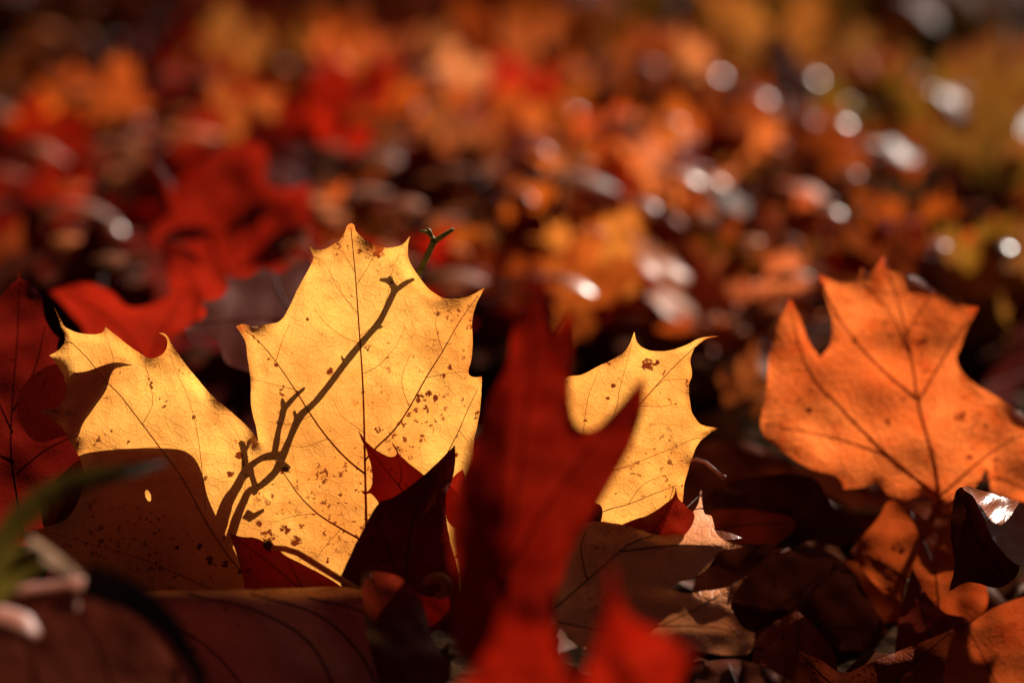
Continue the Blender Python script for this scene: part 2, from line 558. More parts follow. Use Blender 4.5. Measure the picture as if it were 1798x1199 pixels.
v_j = vein(HS, [(648,1046),(500,1060),(400,1045),(300,1002),(240,978),(160,955),(80,932)], 5.0, 1.5, hero, VC)
v_o = vein(HS, [(655,1046),(800,1010),(950,945),(1058,898),(1103,885),(1147,867),(1187,852)], 5.0, 1.6, hero, VC)
SV = (0.70, 0.36, 0.07)
def sv(parent, pts, w=2.6):
    vein(HS, pts, w * 0.62, 0.8, hero, SV, name='side_vein', parent=parent)
sv(v_mid, [(633,604),(599,589),(570,566),(550,540)]); sv(v_mid, [(629,551),(600,517),(587,497),(575,470)])
sv(v_mid, [(633,589),(662,566),(679,525),(690,470),(705,440)]); sv(v_mid, [(638,656),(667,640),(696,606),(712,575)])
sv(v_mid, [(626,500),(645,470),(660,440)]); sv(v_mid, [(624,480),(600,440),(588,432)])
sv(v_mid, [(640,760),(600,730),(585,700)]); sv(v_b, [(748,663),(790,655),(822,652)]); sv(v_b, [(777,617),(765,570),(770,530)])
sv(v_b, [(719,715),(705,670),(720,620)]); sv(v_a, [(518,684),(470,672),(441,665)]); sv(v_a, [(484,635),(495,600),(510,565)])
sv(v_a, [(547,730),(505,745),(470,740)]); sv(v_a, [(576,770),(530,785),(490,775)]); sv(v_c, [(558,902),(520,905),(470,920)])
sv(v_c, [(599,928),(570,960),(540,1000)]); sv(v_e, [(250,745),(268,710),(265,680),(258,650),(250,626)]); sv(v_e, [(362,910),(353,810),(348,770),(340,730),(325,685),(308,650),(295,610)], 3.2)
sv(v_e, [(395,965),(428,870),(428,795),(415,760),(400,730)]); sv(v_e, [(280,785),(205,788),(175,775),(145,760)]); sv(v_e, [(185,668),(200,640),(190,600)])
sv(v_e, [(320,840),(240,850),(170,845)]); sv(v_k, [(1060,775),(1083,713),(1087,687),(1097,650),(1110,600)], 3.0); sv(v_k, [(1020,803),(1025,750),(1032,700),(1042,673),(1056,645)], 3.0)
sv(v_k, [(960,852),(1090,822),(1130,807),(1180,787),(1220,769),(1250,753)], 3.6); sv(v_k, [(1125,712),(1160,714),(1190,708)]); sv(v_k, [(1147,683),(1165,668),(1205,665)])
sv(v_d, [(806,755),(822,775),(832,780)]); sv(v_d, [(745,870),(790,860),(830,835)]); sv(v_o, [(1103,885),(1130,850),(1180,830)])
stalk([(650,1046,HS.depth(650,1046)),(662,1085,0.695),(690,1120,0.70),(740,1140,0.715)], 0.0011, 0.0013, hero, (0.45, 0.16, 0.04))

# ------------------------------------------------------------------ the dead stem behind the yellow leaf (its shadow falls on the leaf)
TWIG_BACK = 0.0135
def behind(x, y, back=TWIG_BACK):
    """the point that far behind the yellow leaf, on the line from the leaf towards the sun"""
    p = HS.at(x, y)
    return p + SUN * (back / SUN.dot(FWD))
twig = tag(link('dead_stem', None, loc=behind(408, 1010)), "thin forked olive green dead stem standing behind the yellow leaf, only its tip showing", 'stem')
def branch(pts, color, name='branch'):
    q = smooth_line(pts, 7)
    mpp = 0.70 / F
    p3 = [behind(a, b) - twig.location for a, b, w in q]
    vs, fs = tube(p3, [0.41 * w * mpp * (1 + 0.10 * fbm(a, b, 11, 4.4)) for a, b, w in q], 8)
    return link(name, mesh_from(name, vs, fs, MAT['bark']), twig, color=color)
TW = (0.24, 0.25, 0.04); TB = (0.13, 0.09, 0.04)
branch([(385,1010,20),(400,960,18),(417,905,18),(428,880,16),(437,862,15),(452,856,14),(470,842,15),(485,826,17),(494,806,17),(504,782,15),(513,760,14),(521,741,17),(530,727,16),(553,706,14),(579,674,14),(611,631,15),(640,596,14),(666,565,14),(686,525,13),(694,508,15)], TW, 'main_stem')
branch([(694,510,12),(708,500,11),(729,487,8)], TW); branch([(694,510,12),(687,497,9),(678,492,8),(667,491,5)], TW); branch([(691,503,8),(686,490,7),(682,486,5)], TW)
branch([(370,1000,26),(385,930,26),(398,884,24),(415,856,20),(430,828,17),(447,812,14),(463,803,13),(478,800,14),(492,800,14)], TW)
branch([(430,838,14),(430,815,12),(429,797,11),(425,780,10),(421,775,6)], TB, 'stub'); branch([(429,797,7),(435,782,6),(434,776,4)], TB, 'stub')
branch([(438,818,10),(442,835,9),(447,850,10),(448,866,10)], TB)
branch([(480,802,13),(484,785,12),(488,760,11),(494,737,12),(499,716,14),(506,709,12),(520,694,10),(534,682,6)], TB); branch([(500,720,10),(496,706,8),(495,700,4)], TB, 'stub')
branch([(430,902,14),(442,908,12),(452,902,10),(462,896,7)], TB, 'stub'); branch([(519,745,8),(519,730,7),(516,722,5)], TB, 'stub')
branch([(607,634,6),(601,630,5),(600,625,3)], TB, 'stub'); branch([(660,573,5),(668,575,5),(672,573,3)], TB, 'stub')
branch([(488,812,12),(500,820,13),(508,824,9)], TB, 'stub')

# ------------------------------------------------------------------ leaves behind the yellow leaf that shade its left lobe
def caster(shadow, back, label, color, mat, step=9, holes=(), stalk_pts=None):
    """a leaf standing just behind the yellow one; its outline follows the shade it throws on it"""
    o = behind(*shadow[0][:2], back)
    r = tag(link('maple_leaf', None, loc=o), label, 'leaf')
    ol = smooth_outline(shadow, step * 0.7)
    v, f, e = fill(ol, step, random.Random(3), holes)
    mpp = 0.7 / F
    p3 = [behind(x, y, back + 0.0012 * fbm(x, y, 90, back * 100)) - o for x, y in v]
    me = mesh_from('blade', p3, f, MAT[mat], uvs=v * mpp * 100)
    link('blade', me, r, color=color)
    return r
hole = [(260 + 9 * math.cos(a) * 0.55 + 2.5 * math.sin(a), 870 + 10 * math.sin(a)) for a in np.linspace(0, 2 * math.pi, 12, endpoint=False)]
caster([(140,797,1),(165,793),(200,789),(250,787),(295,787),(325,792),(344,808),(356,835),(364,870),(378,903),(388,925,1),(420,985),(440,1060),(300,1080),(120,1080),(40,1000),(30,930),(70,880),(112,850)],
       0.0085, "curled dark brown leaf hidden close behind the yellow leaf's left lobe, shading its lower half", BROWN, 'dry', holes=[hole])
caster([(20,700),(60,668),(105,656),(150,652),(185,640),(205,636),(234,641,1),(205,646),(196,655),(186,685),(165,716),(145,745),(137,768),(128,778,1),(90,790),(40,800),(10,760)],
       0.0035, "narrow dark leaf tip behind the upper left corner of the yellow leaf, shading it", DARKRED, 'dry')

# ------------------------------------------------------------------ leaves round the yellow leaf, left side
S = Sheet(0.722, 40, 700, ax=-0.00006, ay=-0.00008, amp=0.004, scale=120)
r = leaf_root(S, 40, 930, "dark red upright leaf at the left edge, its tip ending in a fine point")
blade(S, [(-80,600),(-20,545),(0,522),(18,501),(32,490,1),(33,473,1),(36,490,1),(50,494),(63,506),(74,525),(77,552),(90,580),(104,594,1),(100,612),(112,640),(150,690),(172,760),(165,850),(120,940),(20,960),(-80,940)],
      r, MAT['thin'], (0.16, 0.012, 0.008), step=9)
for pts in ([(40,940),(20,800),(22,700),(30,600),(34,495)], [(22,760),(-10,690),(-40,620)], [(24,720),(60,650),(80,570)], [(30,830),(80,790),(140,760)], [(26,810),(-20,790),(-60,760)]):
    vein(S, pts, 5, 2, r, (0.10, 0.012, 0.008))
S = Sheet(0.84, 200, 560, ax=0.0, ay=0.00002, amp=0.004, scale=140)
r = leaf_root(S, 260, 660, "bright red leaf tilted behind the yellow leaf's left lobe, partly blurred")
blade(S, [(88,512,1),(150,497),(195,512),(225,538),(262,535),(318,504,1),(345,508),(352,540),(330,575),(300,595),(310,640),(290,700),(190,700),(120,640),(150,590),(120,545)], r, MAT['glow'], (0.25, 0.014, 0.006), step=11)
vein(S, [(260,660),(230,600),(180,550),(110,515)], 6, 3, r, DARKRED); vein(S, [(260,660),(280,590),(320,520)], 6, 3, r, DARKRED)
S = Sheet(0.95, 420, 400, ax=0.0, ay=-0.00002, amp=0.007, scale=150)
r = leaf_root(S, 430, 560, "large blurred scarlet leaf standing behind the gap left of the yellow leaf")
blade(S, [(262,268,1),(300,325),(345,318),(372,270),(435,246,1),(470,265),(468,320),(505,330),(545,322,1),(545,380),(570,430),(530,470),(480,520),(400,560),(395,500),(345,455),(300,420),(280,440),(270,400),(300,370)], r, MAT['glow'], (0.19, 0.011, 0.005), step=13)
for pts in ([(430,560),(410,450),(430,250)], [(430,560),(370,430),(270,280)], [(430,560),(480,430),(540,330)]):
    vein(S, pts, 6, 3, r, DARKRED)
S = Sheet(0.875, 360, 470, ax=0.0, ay=0.0, amp=0.003, scale=100)
r = leaf_root(S, 390, 540, "small bright red pointed leaf lobe rising left of the yellow leaf's top")
blade(S, [(283,424,1),(312,432),(345,450),(368,470),(398,492,1),(410,540),(380,560),(320,550),(298,500),(288,465)], r, MAT['glow'], (0.28, 0.016, 0.007), step=11)
vein(S, [(370,550),(330,480),(290,430)], 5, 2, r, DARKRED)
S = Sheet(0.80, 450, 540, ax=0.0, ay=-0.00045, amp=0.008, scale=120)
r = leaf_root(S, 480, 640, "purple brown leaf lying flat behind the yellow leaf, left of its middle lobe")
blade(S, [(322,580,1),(362,552),(352,530,1),(390,522),(402,500),(394,484,1),(430,488),(462,470,1),(490,480),(520,462),(548,452,1),(560,480),(600,490),(640,560),(600,640),(500,660),(400,640),(380,600)], r, MAT['waxy'], (0.12, 0.032, 0.022), step=11)
vein(S, [(600,600),(480,560),(340,570)], 5, 3, r, DARKRED); vein(S, [(560,600),(500,530),(480,475)], 5, 3, r, DARKRED)

# ------------------------------------------------------------------ dark red leaves in front of its foot
S = Sheet(0.690, 500, 1000, ax=0.00002, ay=-0.00008, amp=0.002, scale=90)
r = leaf_root(S, 520, 1060, "small dark red leaf tucked against the foot of the yellow leaf under a loose stalk")
blade(S, [(403,936,1),(425,942),(448,944),(466,952),(470,955),(462,947),(452,943,1),(466,948),(482,958),(500,974),(525,987),(560,1005),(600,1030),(640,1070),(520,1090),(430,1070),(428,1020),(415,972)], r, MAT['thin'], (0.22, 0.016, 0.010), step=7)
vein(S, [(560,1070),(500,1010),(410,940)], 3.5, 1.5, r, (0.12, 0.01, 0.008)); vein(S, [(540,1050),(520,1010),(505,980)], 3, 1.5, r, (0.12, 0.01, 0.008))
st = tag(link('leaf_stalk', None, loc=P(478, 961, 0.684)), "loose orange brown leaf stalk lying across the yellow leaf's foot", 'stalk')
stalk([(477,961,0.684),(500,963,0.683),(522,970,0.682),(550,987,0.680),(590,1012,0.676),(630,1036,0.672),(665,1062,0.668),(700,1090,0.664)], 0.00075, 0.0009, st, (0.75, 0.32, 0.11), name='stem')
vs, fs = tube([P(477, 961, .684) - st.location, P(470, 957, .6843) - st.location, P(466, 959, .6846) - st.location], [0.0010, 0.0014, 0.0010], 8)
link('swollen_end', mesh_from('swollen_end', vs, fs, MAT['vein']), st, color=(0.30, 0.09, 0.03))

S = Sheet(0.683, 700, 930, ax=0.00003, ay=-0.00006, amp=0.003, scale=110, curve=lambda x, y: 0.004 * max(0, (690 - x) / 90.0) ** 2)
r = leaf_root(S, 720, 1080, "dark maroon folded leaf with pointed lobes in front of the yellow leaf's right half")
blade(S, [(596,1016,1),(618,968),(640,925),(655,897),(668,880,1),(690,873),(715,857),(745,833),(772,808),(799,781,1),(799,815),(793,845),(783,872),(786,930),(805,1040),(760,1110),(660,1110),(610,1070)],
      r, MAT['dry'], (0.125, 0.019, 0.015), step=7)
vein(S, [(720,1090),(715,1000),(730,900),(797,786)], 4.5, 1.5, r, (0.09, 0.012, 0.01)); vein(S, [(716,1040),(680,960),(660,900)], 3.5, 1.5, r, (0.09, 0.012, 0.01))
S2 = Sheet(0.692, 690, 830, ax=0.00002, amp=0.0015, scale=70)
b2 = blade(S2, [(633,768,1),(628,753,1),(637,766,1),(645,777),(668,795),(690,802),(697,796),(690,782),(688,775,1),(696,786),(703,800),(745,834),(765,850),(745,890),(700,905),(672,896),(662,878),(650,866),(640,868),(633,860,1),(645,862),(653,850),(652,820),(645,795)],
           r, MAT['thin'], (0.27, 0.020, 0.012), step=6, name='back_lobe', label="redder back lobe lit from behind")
vein(S2, [(730,890),(690,840),(634,770)], 3, 1.2, r, (0.12, 0.01, 0.008), parent=b2); vein(S2, [(700,855),(705,830),(697,800)], 2.5, 1.0, r, (0.12, 0.01, 0.008), parent=b2)
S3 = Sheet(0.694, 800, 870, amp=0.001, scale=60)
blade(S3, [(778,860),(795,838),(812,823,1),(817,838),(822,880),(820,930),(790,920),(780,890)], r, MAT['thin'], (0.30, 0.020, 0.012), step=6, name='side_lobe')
S = Sheet(0.655, 690, 1060, ay=-0.00015, amp=0.003, scale=90)
r = leaf_root(S, 700, 1180, "dim brownish red leaf edge in front of the maroon folded leaf, near the bottom")
blade(S, [(630,980,1),(640,1000),(665,1003),(700,1012),(724,1036),(742,1062),(760,1120),(790,1190),(700,1240),(650,1140),(636,1040)], r, MAT['thin'], (0.17, 0.022, 0.012), step=8)
vein(S, [(710,1200),(690,1100),(650,1010)], 4, 2, r, (0.1, 0.012, 0.008))
S = Sheet(0.668, 750, 1060, ay=-0.00005, amp=0.002, scale=50)
r = leaf_root(S, 750, 1095, "tiny glowing red leaf scrap with a curled rim beside the maroon leaf")
blade(S, [(718,1030,1),(735,1042),(758,1048),(780,1042),(790,1060),(775,1085),(752,1098),(735,1070)], r, MAT['thin'], (0.75, 0.05, 0.012), step=6)
ring = [P(765 + 20 * math.cos(a), 1030 + 17 * math.sin(a), 0.664 - 0.004 * math.cos(a)) - r.location for a in np.linspace(-2.7, 1.4, 18)]
vs, fs = tube(ring, [0.0007 + 0.0006 * math.sin(i / 17 * 3.1) for i in range(18)], 6, 1.0)
link('curled_rim', mesh_from('curled_rim', vs, fs, MAT['vein']), r, color=(0.42, 0.14, 0.05))

# ------------------------------------------------------------------ the blurred red leaves nearest the lens
S = Sheet(0.578, 940, 820, ax=0.00003, ay=-0.00002, amp=0.002, scale=150, curve=lambda x, y: 0.00009 * min(0.0, x - 890) + 0.003 * fbm(x * 1.6 + y * 0.9, y * 0.35, 110, 3.3))
r = leaf_root(S, 900, 1130, "tall blurred crimson leaf in the foreground, overlapping the yellow leaf's right lobe")
blade(S, [(890,640),(900,585),(918,548),(945,528,1),(958,560),(968,588),(985,565),(1004,545,1),(1007,600),(1002,660),(1003,715),(1016,750),(1042,752),(1082,716),(1130,660,1),(1130,715),(1112,775),(1084,830),(1054,882),(1022,932),(996,985),(978,1045),(965,1130),(880,1170),(800,1150),(795,1010),(787,935),(798,862),(820,800),(843,742),(868,685)],
      r, MAT['matte'], (0.235, 0.013, 0.006), step=10)
for pts in ([(890,1140),(895,980),(915,800),(930,680),(945,540)], [(893,1000),(960,890),(1040,780),(1115,680)], [(892,1040),(850,930),(815,850)]):
    vein(S, pts, 7, 3, r, (0.16, 0.012, 0.008))
S = Sheet(0.505, 1030, 1130, ax=0.00002, ay=0.00002, amp=0.003, scale=110)
r = leaf_root(S, 1000, 1270, "strongly blurred bright red leaf at the bottom edge, nearest to the lens")
blade(S, [(760,1290),(820,1190),(868,1120),(880,1070),(912,1048,1),(945,1068),(965,1105),(985,1150),(1010,1190),(1040,1150),(1055,1080),(1072,985,1),(1088,1040),(1112,1085),(1170,1110),(1228,1138,1),(1200,1180),(1175,1240),(1040,1300),(900,1310)],
      r, MAT['matte'], (0.32, 0.015, 0.006), step=12)
for pts in ([(1000,1290),(1030,1150),(1072,1000)], [(1000,1280),(1110,1190),(1215,1140)], [(990,1270),(930,1160),(905,1070)]):
    vein(S, pts, 8, 4, r, (0.2, 0.012, 0.008))

# ------------------------------------------------------------------ brown curled leaf right of them
def roll(x, y):
    t = (960 - y) / 40.0
    d = 0.010 * max(0.0, t) ** 1.5 * min(1.0, max(0.12, (x - 1110) / 60.0)) if t > 0 else 0.0
    t2 = max(0.0, (y - 1030) / 80.0)
    return d - 0.002 * math.sin(min(1.0, t2) * 3.1) + 0.0015 * math.sin((x - 1000) / 55.0)
S = Sheet(0.678, 1150, 990, ax=0.00001, ay=-0.00010, amp=0.0016, scale=90, curve=roll, curl=0.001)
r = leaf_root(S, 1000, 1080, "curled tan brown leaf with sharp tips below the yellow leaf's right lobe")
KL = blade(S, [(960,940),(1000,924),(1045,915),(1100,922),(1130,931),(1162,929),(1190,920),(1210,906),(1225,886),(1231,860,1),(1233,884),(1238,902),(1249,905),(1253,918),(1258,936),(1276,950),(1312,961,1),(1282,963),(1263,968),(1252,984),(1240,1000),(1216,1015),(1196,1020),(1177,1032,1),
          (1200,1040),(1240,1037),(1274,1031),(1290,1023),(1311,1011,1),(1287,1046),(1283,1062),(1291,1082),(1308,1104),(1326,1111,1),(1320,1140),(1300,1150),(1240,1146),(1200,1138),(1100,1160),(1000,1120),(950,1020)],
          r, MAT['tan'], (0.95, 0.46, 0.25), step=6, tips=[(1308,961,16), (1309,1013,14)])
for pts, w in (([(960,1080),(1040,1010),(1105,955),(1160,932),(1228,870)], 4), ([(1090,968),(1180,957),(1250,958),(1305,961)], 3.5), ([(970,1090),(1100,1110),(1200,1080),(1300,1018)], 4), ([(1150,1098),(1240,1100),(1318,1113)], 3), ([(1030,1015),(1020,960),(1035,920)], 3)):
    vein(S, pts, w, 1.5, r, (0.20, 0.07, 0.03))
S = Sheet(0.694, 1280, 940, amp=0.001, scale=40, ay=-0.0002)
blade(S, [(1240,930),(1262,931),(1285,936),(1304,944,1),(1280,947),(1262,946),(1245,948)], r, MAT['thin'], (0.5, 0.16, 0.05), step=5, name='rear_tip')
S = Sheet(0.691, 1150, 900, amp=0.002, scale=60, ay=-0.0001)
r = leaf_root(S, 1150, 950, "small dark red leaf wedged between the yellow right lobe and the tan brown leaf")
blade(S, [(1080,935),(1105,915),(1140,903),(1165,886),(1183,870),(1186,838,1),(1190,872),(1206,890),(1220,905),(1200,940),(1140,960)], r, MAT['thin'], (0.24, 0.022, 0.012), step=6)
vein(S, [(1130,950),(1165,905),(1186,845)], 3, 1.2, r, (0.12, 0.012, 0.01))
S = Sheet(0.697, 1030, 900, amp=0.002, scale=60, ay=-0.0001)
r = leaf_root(S, 1020, 950, "dark brown leaf corner overlapping the left edge of the yellow right lobe")
blade(S, [(940,880),(985,868),(1020,872),(1046,866),(1062,858,1),(1052,872),(1058,895),(1053,925),(1040,960),(950,970)], r, MAT['dry'], (0.11, 0.03, 0.016), step=7)
vein(S, [(960,950),(1010,900),(1055,865)], 3, 1.5, r, (0.09, 0.02, 0.01))
st = tag(link('curled_stalk', None, loc=P(1200, 815, 0.722)), "short thin curled pink stalk right of the yellow leaf's right lobe", 'stalk')
stalk([(1195,822,0.722),(1205,809,0.722),(1222,806,0.721),(1240,812,0.720),(1254,824,0.719),(1270,838,0.718)], 0.0004, 0.0005, st, (0.42, 0.17, 0.12), name='stem')
vs, fs = tube([P(1268, 836, .718) - st.location, P(1271, 839, .718) - st.location, P(1273, 841, .718) - st.location], [0.0006, 0.0009, 0.0004], 8)
link('tip', mesh_from('tip', vs, fs, MAT['vein']), st, color=(0.42, 0.17, 0.12))

# ------------------------------------------------------------------ orange leaf on the right
S = Sheet(0.775, 1560, 680, ax=0.00003, ay=-0.00006, amp=0.004, scale=170, curl=0.001)
OR_S = S
OR_OUT = [(1551,450,1),(1562,474),(1598,480),(1640,508),(1680,533),(1718,540,1),(1702,570),(1688,606),(1680,632),(1700,665),(1740,690),(1800,728),(1850,750,1),(1832,815),(1870,885,1),(1800,880),(1762,872),(1740,862,1),(1733,820,1),(1715,850),(1690,868),(1652,880),(1620,872),(1590,878),(1560,868),(1540,850),(1510,856),(1482,858,1),(1470,836),(1432,826),(1400,810),(1370,790),(1345,770),(1335,745),(1345,690),(1350,620),(1365,570),(1388,525,1),(1406,560),(1420,600),(1440,627,1),(1456,608),(1461,570),(1452,530),(1438,482,1),(1475,496),(1500,492),(1513,470,1),(1530,476)]
r = leaf_root(S, 1650, 880, "upright glowing orange leaf at the right, slightly out of focus")
blade(S, OR_OUT, r, MAT['glow'], (1.0, 0.27, 0.075), step=7, tips=[(1551,455,22),(1716,541,16),(1440,486,14),(1388,530,14)], stains=[(1500,600,10),(1620,600,8),(1560,740,9),(1420,720,8),(1700,800,10),(1684,733,14),(1690,726,8),(1590,700,8)])
OV = (0.60, 0.12, 0.03)
for pts, w in (([(1650,882),(1640,810),(1615,720),(1602,640),(1580,540),(1551,455)], 8), ([(1648,870),(1560,800),(1480,720),(1420,650),(1385,535)], 7), ([(1560,800),(1470,770),(1345,745)], 5),
               ([(1610,700),(1540,640),(1480,570),(1442,490)], 6), ([(1612,705),(1650,640),(1690,575),(1714,543)], 6), ([(1652,870),(1720,810),(1780,770),(1845,752)], 7), ([(1655,878),(1740,840),(1830,870)], 5), ([(1595,620),(1570,560),(1520,500)], 4), ([(1590,590),(1620,540),(1640,512)], 4)):
    vein(S, pts, w, 2.5, r, OV)
stalk([(1650,880,S.depth(1650,880)),(1655,930,0.79),(1640,980,0.785)], 0.0011, 0.0013, r, (0.36, 0.1, 0.03))

# ------------------------------------------------------------------ lower right: dark litter
S = Sheet(0.702, 1720, 930, ax=0.0001, ay=-0.0001, amp=0.003, scale=80)
r = leaf_root(S, 1760, 1040, "dark folded leaf at the right edge with a shiny lit crease")
blade(S, [(1674,880),(1680,860),(1692,855),(1708,870),(1726,905),(1748,952),(1790,990),(1760,1030),(1700,1022),(1666,1038,1),(1676,990),(1669,940)], r, MAT['dry'], (0.16, 0.045, 0.026), step=7)
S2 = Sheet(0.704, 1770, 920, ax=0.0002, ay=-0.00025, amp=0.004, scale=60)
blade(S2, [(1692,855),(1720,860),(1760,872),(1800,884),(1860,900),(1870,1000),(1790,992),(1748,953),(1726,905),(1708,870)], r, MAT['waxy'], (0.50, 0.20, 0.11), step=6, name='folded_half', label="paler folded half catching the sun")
vein(S, [(1770,1020),(1720,950),(1690,870)], 3, 1.5, r, (0.06, 0.02, 0.012))
S = Sheet(0.665, 1740, 1120, ax=0.0, ay=-0.00004, amp=0.003, scale=120)
r = leaf_root(S, 1760, 1240, "dull rust brown leaf lying in the bottom right corner")
blade(S, [(1655,1250),(1660,1170),(1672,1120),(1700,1098,1),(1735,1072),(1790,1050),(1870,1035),(1880,1280),(1660,1290)], r, MAT['matte'], (0.42, 0.10, 0.03), step=9)
vein(S, [(1780,1270),(1740,1180),(1700,1105)], 5, 2, r, (0.12, 0.03, 0.015)); vein(S, [(1790,1260),(1820,1160),(1860,1050)], 5, 2, r, (0.12, 0.03, 0.015))
S = Sheet(0.755, 1600, 980, ax=0.0, ay=-0.00012, amp=0.006, scale=100)
r = leaf_root(S, 1640, 1110, "rusty orange leaf in the shade below the glowing orange leaf")
blade(S, [(1493,968,1),(1512,945),(1545,905),(1560,880),(1620,880),(1700,885),(1720,980),(1730,1070),(1660,1100),(1622,1075),(1606,1030),(1601,996,1),(1590,1030),(1578,1065),(1545,1035),(1512,996)], r, MAT['matte'], (0.42, 0.09, 0.024), step=9, stains=[(1575,965,14), (1540,985,10), (1560,1035,8)])
vein(S, [(1650,1100),(1640,1000),(1600,900)], 5, 3, r, (0.14, 0.03, 0.012)); vein(S, [(1640,1060),(1570,1000),(1500,968)], 5, 3, r, (0.14, 0.03, 0.012))
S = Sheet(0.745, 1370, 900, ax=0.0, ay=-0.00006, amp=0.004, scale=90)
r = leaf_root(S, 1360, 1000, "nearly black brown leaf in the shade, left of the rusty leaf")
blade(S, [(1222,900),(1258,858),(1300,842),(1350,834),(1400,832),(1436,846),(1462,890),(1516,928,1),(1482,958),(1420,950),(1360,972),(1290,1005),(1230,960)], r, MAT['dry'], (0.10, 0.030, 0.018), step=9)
vein(S, [(1300,990),(1370,920),(1430,850)], 4, 2, r, (0.05, 0.016, 0.012)); vein(S, [(1340,950),(1430,935),(1510,930)], 4, 2, r, (0.05, 0.016, 0.012))
S = Sheet(0.74, 1420, 960, ax=0.0, ay=-0.0003, amp=0.006, scale=60)
r = leaf_root(S, 1420, 1000, "small grey brown leaf scrap in the dark hollow at lower right")
blade(S, [(1362,925,1),(1390,935),(1420,955),(1450,978,1),(1420,978),(1385,962)], r, MAT['waxy'], (0.15, 0.07, 0.05), step=7)
S = Sheet(0.66, 1280, 1190, ax=0.0, ay=-0.00014, amp=0.004, scale=70)
r = leaf_root(S, 1280, 1290, "dusky pinkish leaf with a small glint at the bottom edge, right of centre")
blade(S, [(1180,1199),(1215,1172),(1262,1158),(1310,1160),(1370,1185),(1420,1230),(1400,1300),(1200,1300)], r, MAT['waxy'], (0.16, 0.06, 0.045), step=8)
vein(S, [(1290,1300),(1300,1230),(1280,1165)], 5, 3, r, (0.09, 0.03, 0.02))

for out, d, ay, c, lab, vn in [
    ([(1575,1110),(1585,1060),(1602,996,1),(1625,1040),(1660,1075),(1700,1090),(1690,1150),(1580,1160)], .735, -.00005, (.22,.045,.032), "dark maroon pointed leaf tip rising in front of the rusty leaf", [[(1640,1150),(1620,1070),(1602,1000)]]),
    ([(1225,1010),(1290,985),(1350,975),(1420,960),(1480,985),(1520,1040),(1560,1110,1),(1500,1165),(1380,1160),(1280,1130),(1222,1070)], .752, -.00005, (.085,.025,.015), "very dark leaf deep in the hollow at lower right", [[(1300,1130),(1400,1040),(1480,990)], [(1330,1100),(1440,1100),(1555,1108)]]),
    ([(1385,1165),(1403,1142,1),(1440,1158),(1480,1181),(1520,1166),(1560,1150),(1620,1126),(1674,1103,1),(1700,1150),(1710,1270),(1380,1270)], .70, -.0001, (.24,.06,.03), "dark brown leaf with a thin lit ridge along the bottom edge at right", [[(1540,1270),(1580,1190),(1672,1106)], [(1540,1270),(1460,1200),(1404,1144)]]),
    ([(1325,1130),(1355,1095),(1400,1072,1),(1440,1110),(1470,1175),(1420,1230),(1335,1210)], .722, -.00012, (.20,.055,.04), "dusky purple leaf between the dark hollow and the bottom edge", [[(1390,1225),(1400,1140),(1400,1075)]]),
    ([(1190,800),(1300,775),(1400,815),(1500,840),(1600,870),(1810,880),(1870,1000),(1700,1150),(1400,1150),(1200,1100),(1170,900)], .84, -.0001, (.16,.042,.02), "broad black brown sheet added as dark backing for the hollow under the orange leaf", [[(1500,1140),(1480,1000),(1420,830)], [(1500,1140),(1600,1000),(1780,890)]]),  # sheet added as dark backing, standing in for shade in the hollow
    ([(1440,1000),(1500,985),(1560,1020),(1600,1090),(1640,1150,1),(1560,1210),(1480,1190),(1430,1100)], .768, -.00006, (.32,.075,.025), "dim rust brown leaf between the dark hollow and the rusty leaf", [[(1560,1200),(1530,1100),(1500,990)]]),
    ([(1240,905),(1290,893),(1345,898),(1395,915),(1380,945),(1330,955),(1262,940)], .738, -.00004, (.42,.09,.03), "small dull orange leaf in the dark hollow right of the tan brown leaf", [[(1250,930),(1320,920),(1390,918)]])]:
    cx, cy = out[0][:2]
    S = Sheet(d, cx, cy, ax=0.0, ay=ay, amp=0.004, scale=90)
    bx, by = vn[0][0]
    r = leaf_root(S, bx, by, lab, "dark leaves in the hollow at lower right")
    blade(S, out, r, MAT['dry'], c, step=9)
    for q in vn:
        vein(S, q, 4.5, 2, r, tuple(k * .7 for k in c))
st = tag(link('leaf_stalk', None, loc=P(1457, 1006, 0.735)), "thin reddish stalk slanting in the dark hollow at lower right", 'stalk')
stalk([(1462,1000,.735),(1440,1022,.733),(1415,1048,.730),(1385,1072,.727)], 0.0005, 0.0007, st, (0.30, 0.08, 0.05), name='stem')
vs, fs = tube([P(1464, 998, .735) - st.location, P(1468, 993, .7355) - st.location, P(1471, 992, .736) - st.location], [0.0007, 0.0011, 0.0007], 8)
link('swollen_end', mesh_from('swollen_end', vs, fs, MAT['vein']), st, color=(0.28, 0.08, 0.05))
